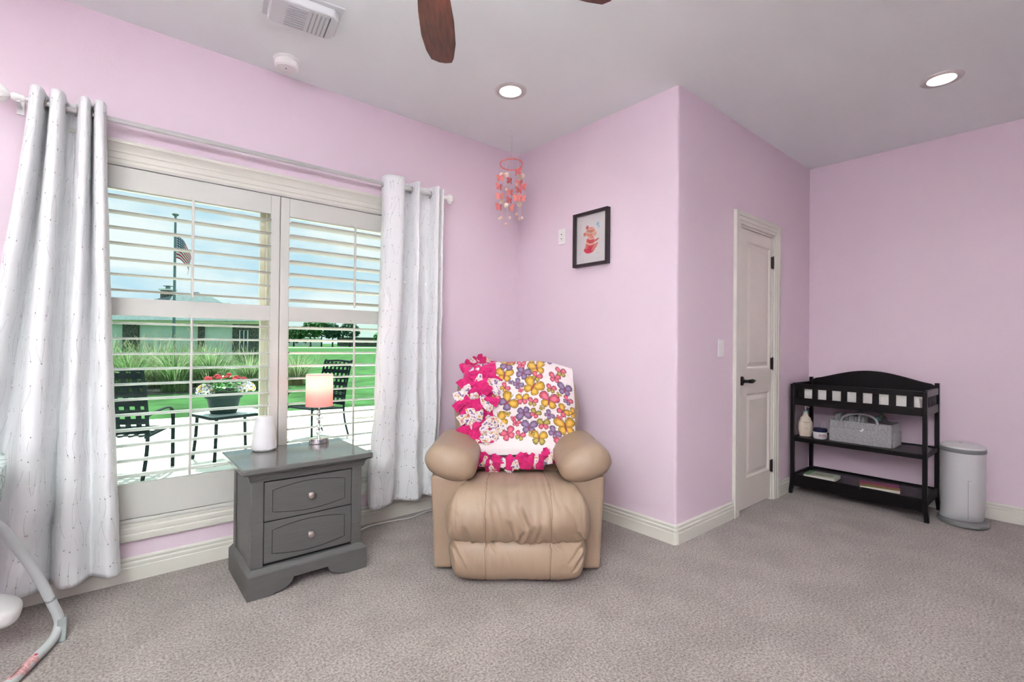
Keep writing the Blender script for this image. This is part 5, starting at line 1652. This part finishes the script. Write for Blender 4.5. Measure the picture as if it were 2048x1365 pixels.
# flag on its pole
fp = thing('flagpole', 'tall grey flagpole with a flag in the yard beyond the grasses', 'flagpole', (2.77, 30.31, GZ))
M_pole = mat('flagpole_metal', (.12, .20, .20), rough=.4, metal=.4, var=.1)
MB().tube([(0, 0, 0), (0, 0, 7.75)], [.075, .05], 12).build('pole', M_pole, fp)
MB().lathe([(.0, 7.75), (.06, 7.75), (.15, 7.83), (.15, 7.87), (.0, 7.88)], 16).build('finial', M_pole, fp, fix=True)
fl = tag(bpy.data.objects.new('flag', None), 'limp red white and blue striped flag with stars on the flagpole', 'flag'); COL.objects.link(fl); fl.location = (2.77, 30.31, GZ)
nfx, nfy = 96, 66
vs, cl = [], []
fdir = Vector((.62, -.40, 0)).normalized()
for jn in range(nfy):
    v_ = jn / (nfy - 1)
    for i in range(nfx):
        u = i / (nfx - 1)
        # drooping: the fly end falls
        hx_ = .80 * (1 - math.exp(-1.9 * u)) * (1 - .10 * v_)
        dz = -1.15 * u ** 1.25
        fold_ = .10 * math.sin(u * 9 + v_ * 2.0) * u ** .5
        p = fdir * (.07 + hx_) + Vector((-fdir.y, fdir.x, 0)) * fold_ + Vector((0, 0, 6.75 - 1.15 * v_ * (1 - .25 * u) + dz))
        vs.append(tuple(p))
        st = int(v_ * 13 * .9999)
        c_ = (.45, .02, .05) if st % 2 == 0 else (.72, .72, .74)
        if u < .40 and v_ < 7 / 13:
            c_ = (.03, .07, .14)
            gx, gy = u / .40 * 6, v_ / (7 / 13) * 5
            fx_, fy_ = (gx % 1) - .5, (gy % 1) - .5
            if fx_ * fx_ + fy_ * fy_ < .075: c_ = (.75, .75, .77)
        cl.append((*c_, 1))
fs = [(jn * nfx + i, jn * nfx + i + 1, jn * nfx + nfx + i + 1, jn * nfx + nfx + i) for jn in range(nfy - 1) for i in range(nfx - 1)]
mb = MB().add(vs, fs); mb.col = cl
mb.build('flag_cloth', vcol_mat('flag_cloth_print', rough=.8, bump=.0), fl, smooth=180, solid=.01)

# neighbour's house
M_hw = mat('house_stucco', (.66, .72, .66), rough=.9, var=.08, vscale=1)
M_roof = mat('house_shingles', (.13, .19, .20), rough=.95, var=.2, vscale=6)
M_brick = mat('house_brick', (.10, .10, .085), rough=.95, var=.8, vscale=9)
M_fas = mat('house_fascia', (.50, .52, .30), rough=.7)
M_dglass = mat('house_window_glass', (.03, .04, .045), rough=.1)
hs_ = thing('neighbour_house', 'grey house with brick columns and hipped roof beyond the grasses', 'house', (3.1, 37.9, GZ), R(-40.1))
B(-7.0, 5.85, 0, 2.6, 0, 2.55).build('wall', M_hw, hs_)
for xa, xb in ((-2.75, -1.75), (2.05, 2.42), (4.25, 5.86)):
    B(xa, xb, -.12, .1, 0, 2.45).build('brick_column', M_brick, hs_)
B(4.75, 5.25, -.16, -.10, .5, 2.0).build('window', M_dglass, hs_)
for x in (4.72, 4.98, 5.22):
    B(x, x + .06, -.18, -.12, .45, 2.05).build('window_bar', M_hw, hs_)
B(-7.6, 6.4, -.55, -.48, 2.42, 2.66).build('fascia', M_fas, hs_)
MB().add([(-7.6, -.6, 2.62), (6.0, -.6, 2.62), (6.0, 3.6, 2.62), (-7.6, 3.6, 2.62), (-.3, 1.6, 4.45), (1.6, 1.6, 4.45)],
         [(0, 1, 5, 4), (1, 2, 5), (2, 3, 4, 5), (3, 0, 4), (3, 2, 1, 0)]).build('roof', M_roof, hs_, smooth=0)
MB().add([(-1.1, 1.9, 3.6), (1.3, 1.9, 3.6), (1.3, 3.5, 3.6), (-1.1, 3.5, 3.6), (-.1, 2.6, 4.72), (.3, 2.6, 4.72)], [(0, 1, 5, 4), (1, 2, 5), (2, 3, 4, 5), (3, 0, 4)]).build('roof', M_roof, hs_, smooth=0)
ch = B(-1.55, -.95, 1.5, 2.1, 2.6, 4.75).build('chimney', M_brick, hs_)
B(-1.62, -.88, 1.43, 2.17, 4.72, 4.82).build('chimney_cap', M_hw, ch)
B(-1.35, -1.15, 1.7, 1.9, 4.82, 5.0).box(-1.45, -1.05, 1.6, 2.0, 5.0, 5.05).build('chimney_pot', M_pole, ch)
B(-6.6, -6.45, -1.6, -1.45, 0, 2.5).build('porch_post', mat('porch_white', (.75, .75, .74)), hs_)

# far trees and houses
M_leaf = [mat('tree_leaves_green', (.045, .17, .035), rough=.9, var=.5, vscale=.8, detail=6), mat('tree_leaves_dark', (.02, .10, .045), rough=.9, var=.5, vscale=.8, detail=6)]
M_bark = mat('tree_bark', (.05, .05, .04), rough=.95)
def tree(x, y, h_, rx, mi, label):
    e = thing('far_tree', label, 'tree', (x, y, GZ - .02), 0, 'trees beyond the lawn')
    MB().tube([(0, 0, 0), (0, 0, h_ * .45)], [.28, .16], 8).build('trunk', M_bark, e)
    q = MB()
    for i in range(420):
        a = rnd(0, 2 * PI); ph = math.acos(rnd(-.8, 1)); r_ = rnd(.55, 1.0)
        c_ = Vector((rx * r_ * math.sin(ph) * math.cos(a), rx * r_ * math.sin(ph) * math.sin(a), h_ * .62 + h_ * .38 * r_ * math.cos(ph)))
        k = len(q.v); s_ = rnd(.35, .75)
        q.add([(-s_, 0, 0), (0, -s_ * .6, .1), (s_, 0, 0), (0, s_ * .6, -.1), (0, 0, s_ * .5)], [(0, 1, 4), (1, 2, 4), (2, 3, 4), (3, 0, 4)])
        q.xform(Matrix.Translation(c_) @ Matrix.Rotation(rnd(0, 6), 4, 'Z') @ Matrix.Rotation(rnd(-1, 1), 4, 'X'), k)
    o = q.build('crown', M_leaf[mi], e, smooth=0); o['kind'] = 'stuff'
for a in ((45.0, 158, 6.2, 3.2, 0, 'small green tree at the far left of the right window'), (49.0, 154.8, 8.0, 3.0, 0, 'tall leafy far tree left of the pair in the right window'), (51.6, 152.6, 8.2, 3.2, 0, 'tallest leafy far tree in the middle of the row'),
          (54.2, 150.4, 7.4, 2.6, 1, 'dark far tree beside the tallest leafy one'), (58.3, 147, 7.9, 3.0, 1, 'dark round far tree left of the right tilt rod'), (65.6, 140.8, 4.6, 2.2, 0, 'low pale far tree beside the right curtain')):
    tree(*a)
def far_house(x, y, w_, h_, rh, label, rz):
    e = thing('far_house', label, 'house', (x, y, GZ), rz, 'houses across the street')
    B(-w_, w_, -5, 5, 0, h_).build('wall', M_brick if w_ > 9 else M_hw, e)
    MB().add([(-w_ - .6, -5.6, h_), (w_ + .6, -5.6, h_), (w_ + .6, 5.6, h_), (-w_ - .6, 5.6, h_), (-w_ * .45, 0, h_ + rh), (w_ * .45, 0, h_ + rh)], [(0, 1, 5, 4), (1, 2, 5), (2, 3, 4, 5), (3, 0, 4), (3, 2, 1, 0)]).build('roof', mat('far_roof', (.30, .34, .33), rough=.95, var=.1), e, smooth=0)
    for k in range(-2, 3):
        B(k * w_ * .36 - .6, k * w_ * .36 + .6, -5.06, -4.98, .9, 2.2).build('window', M_dglass, e)
far_house(58.5, 205, 9.0, 3.0, 3.6, 'grey far house left of the trees across the lawn', R(-40))
far_house(92.0, 215, 8.0, 3.0, 3.0, 'low far house half hidden by the row of trees', R(-40))
far_house(76.0, 172, 10.5, 3.2, 4.6, 'large hip-roofed far house beside the right curtain', R(-40))
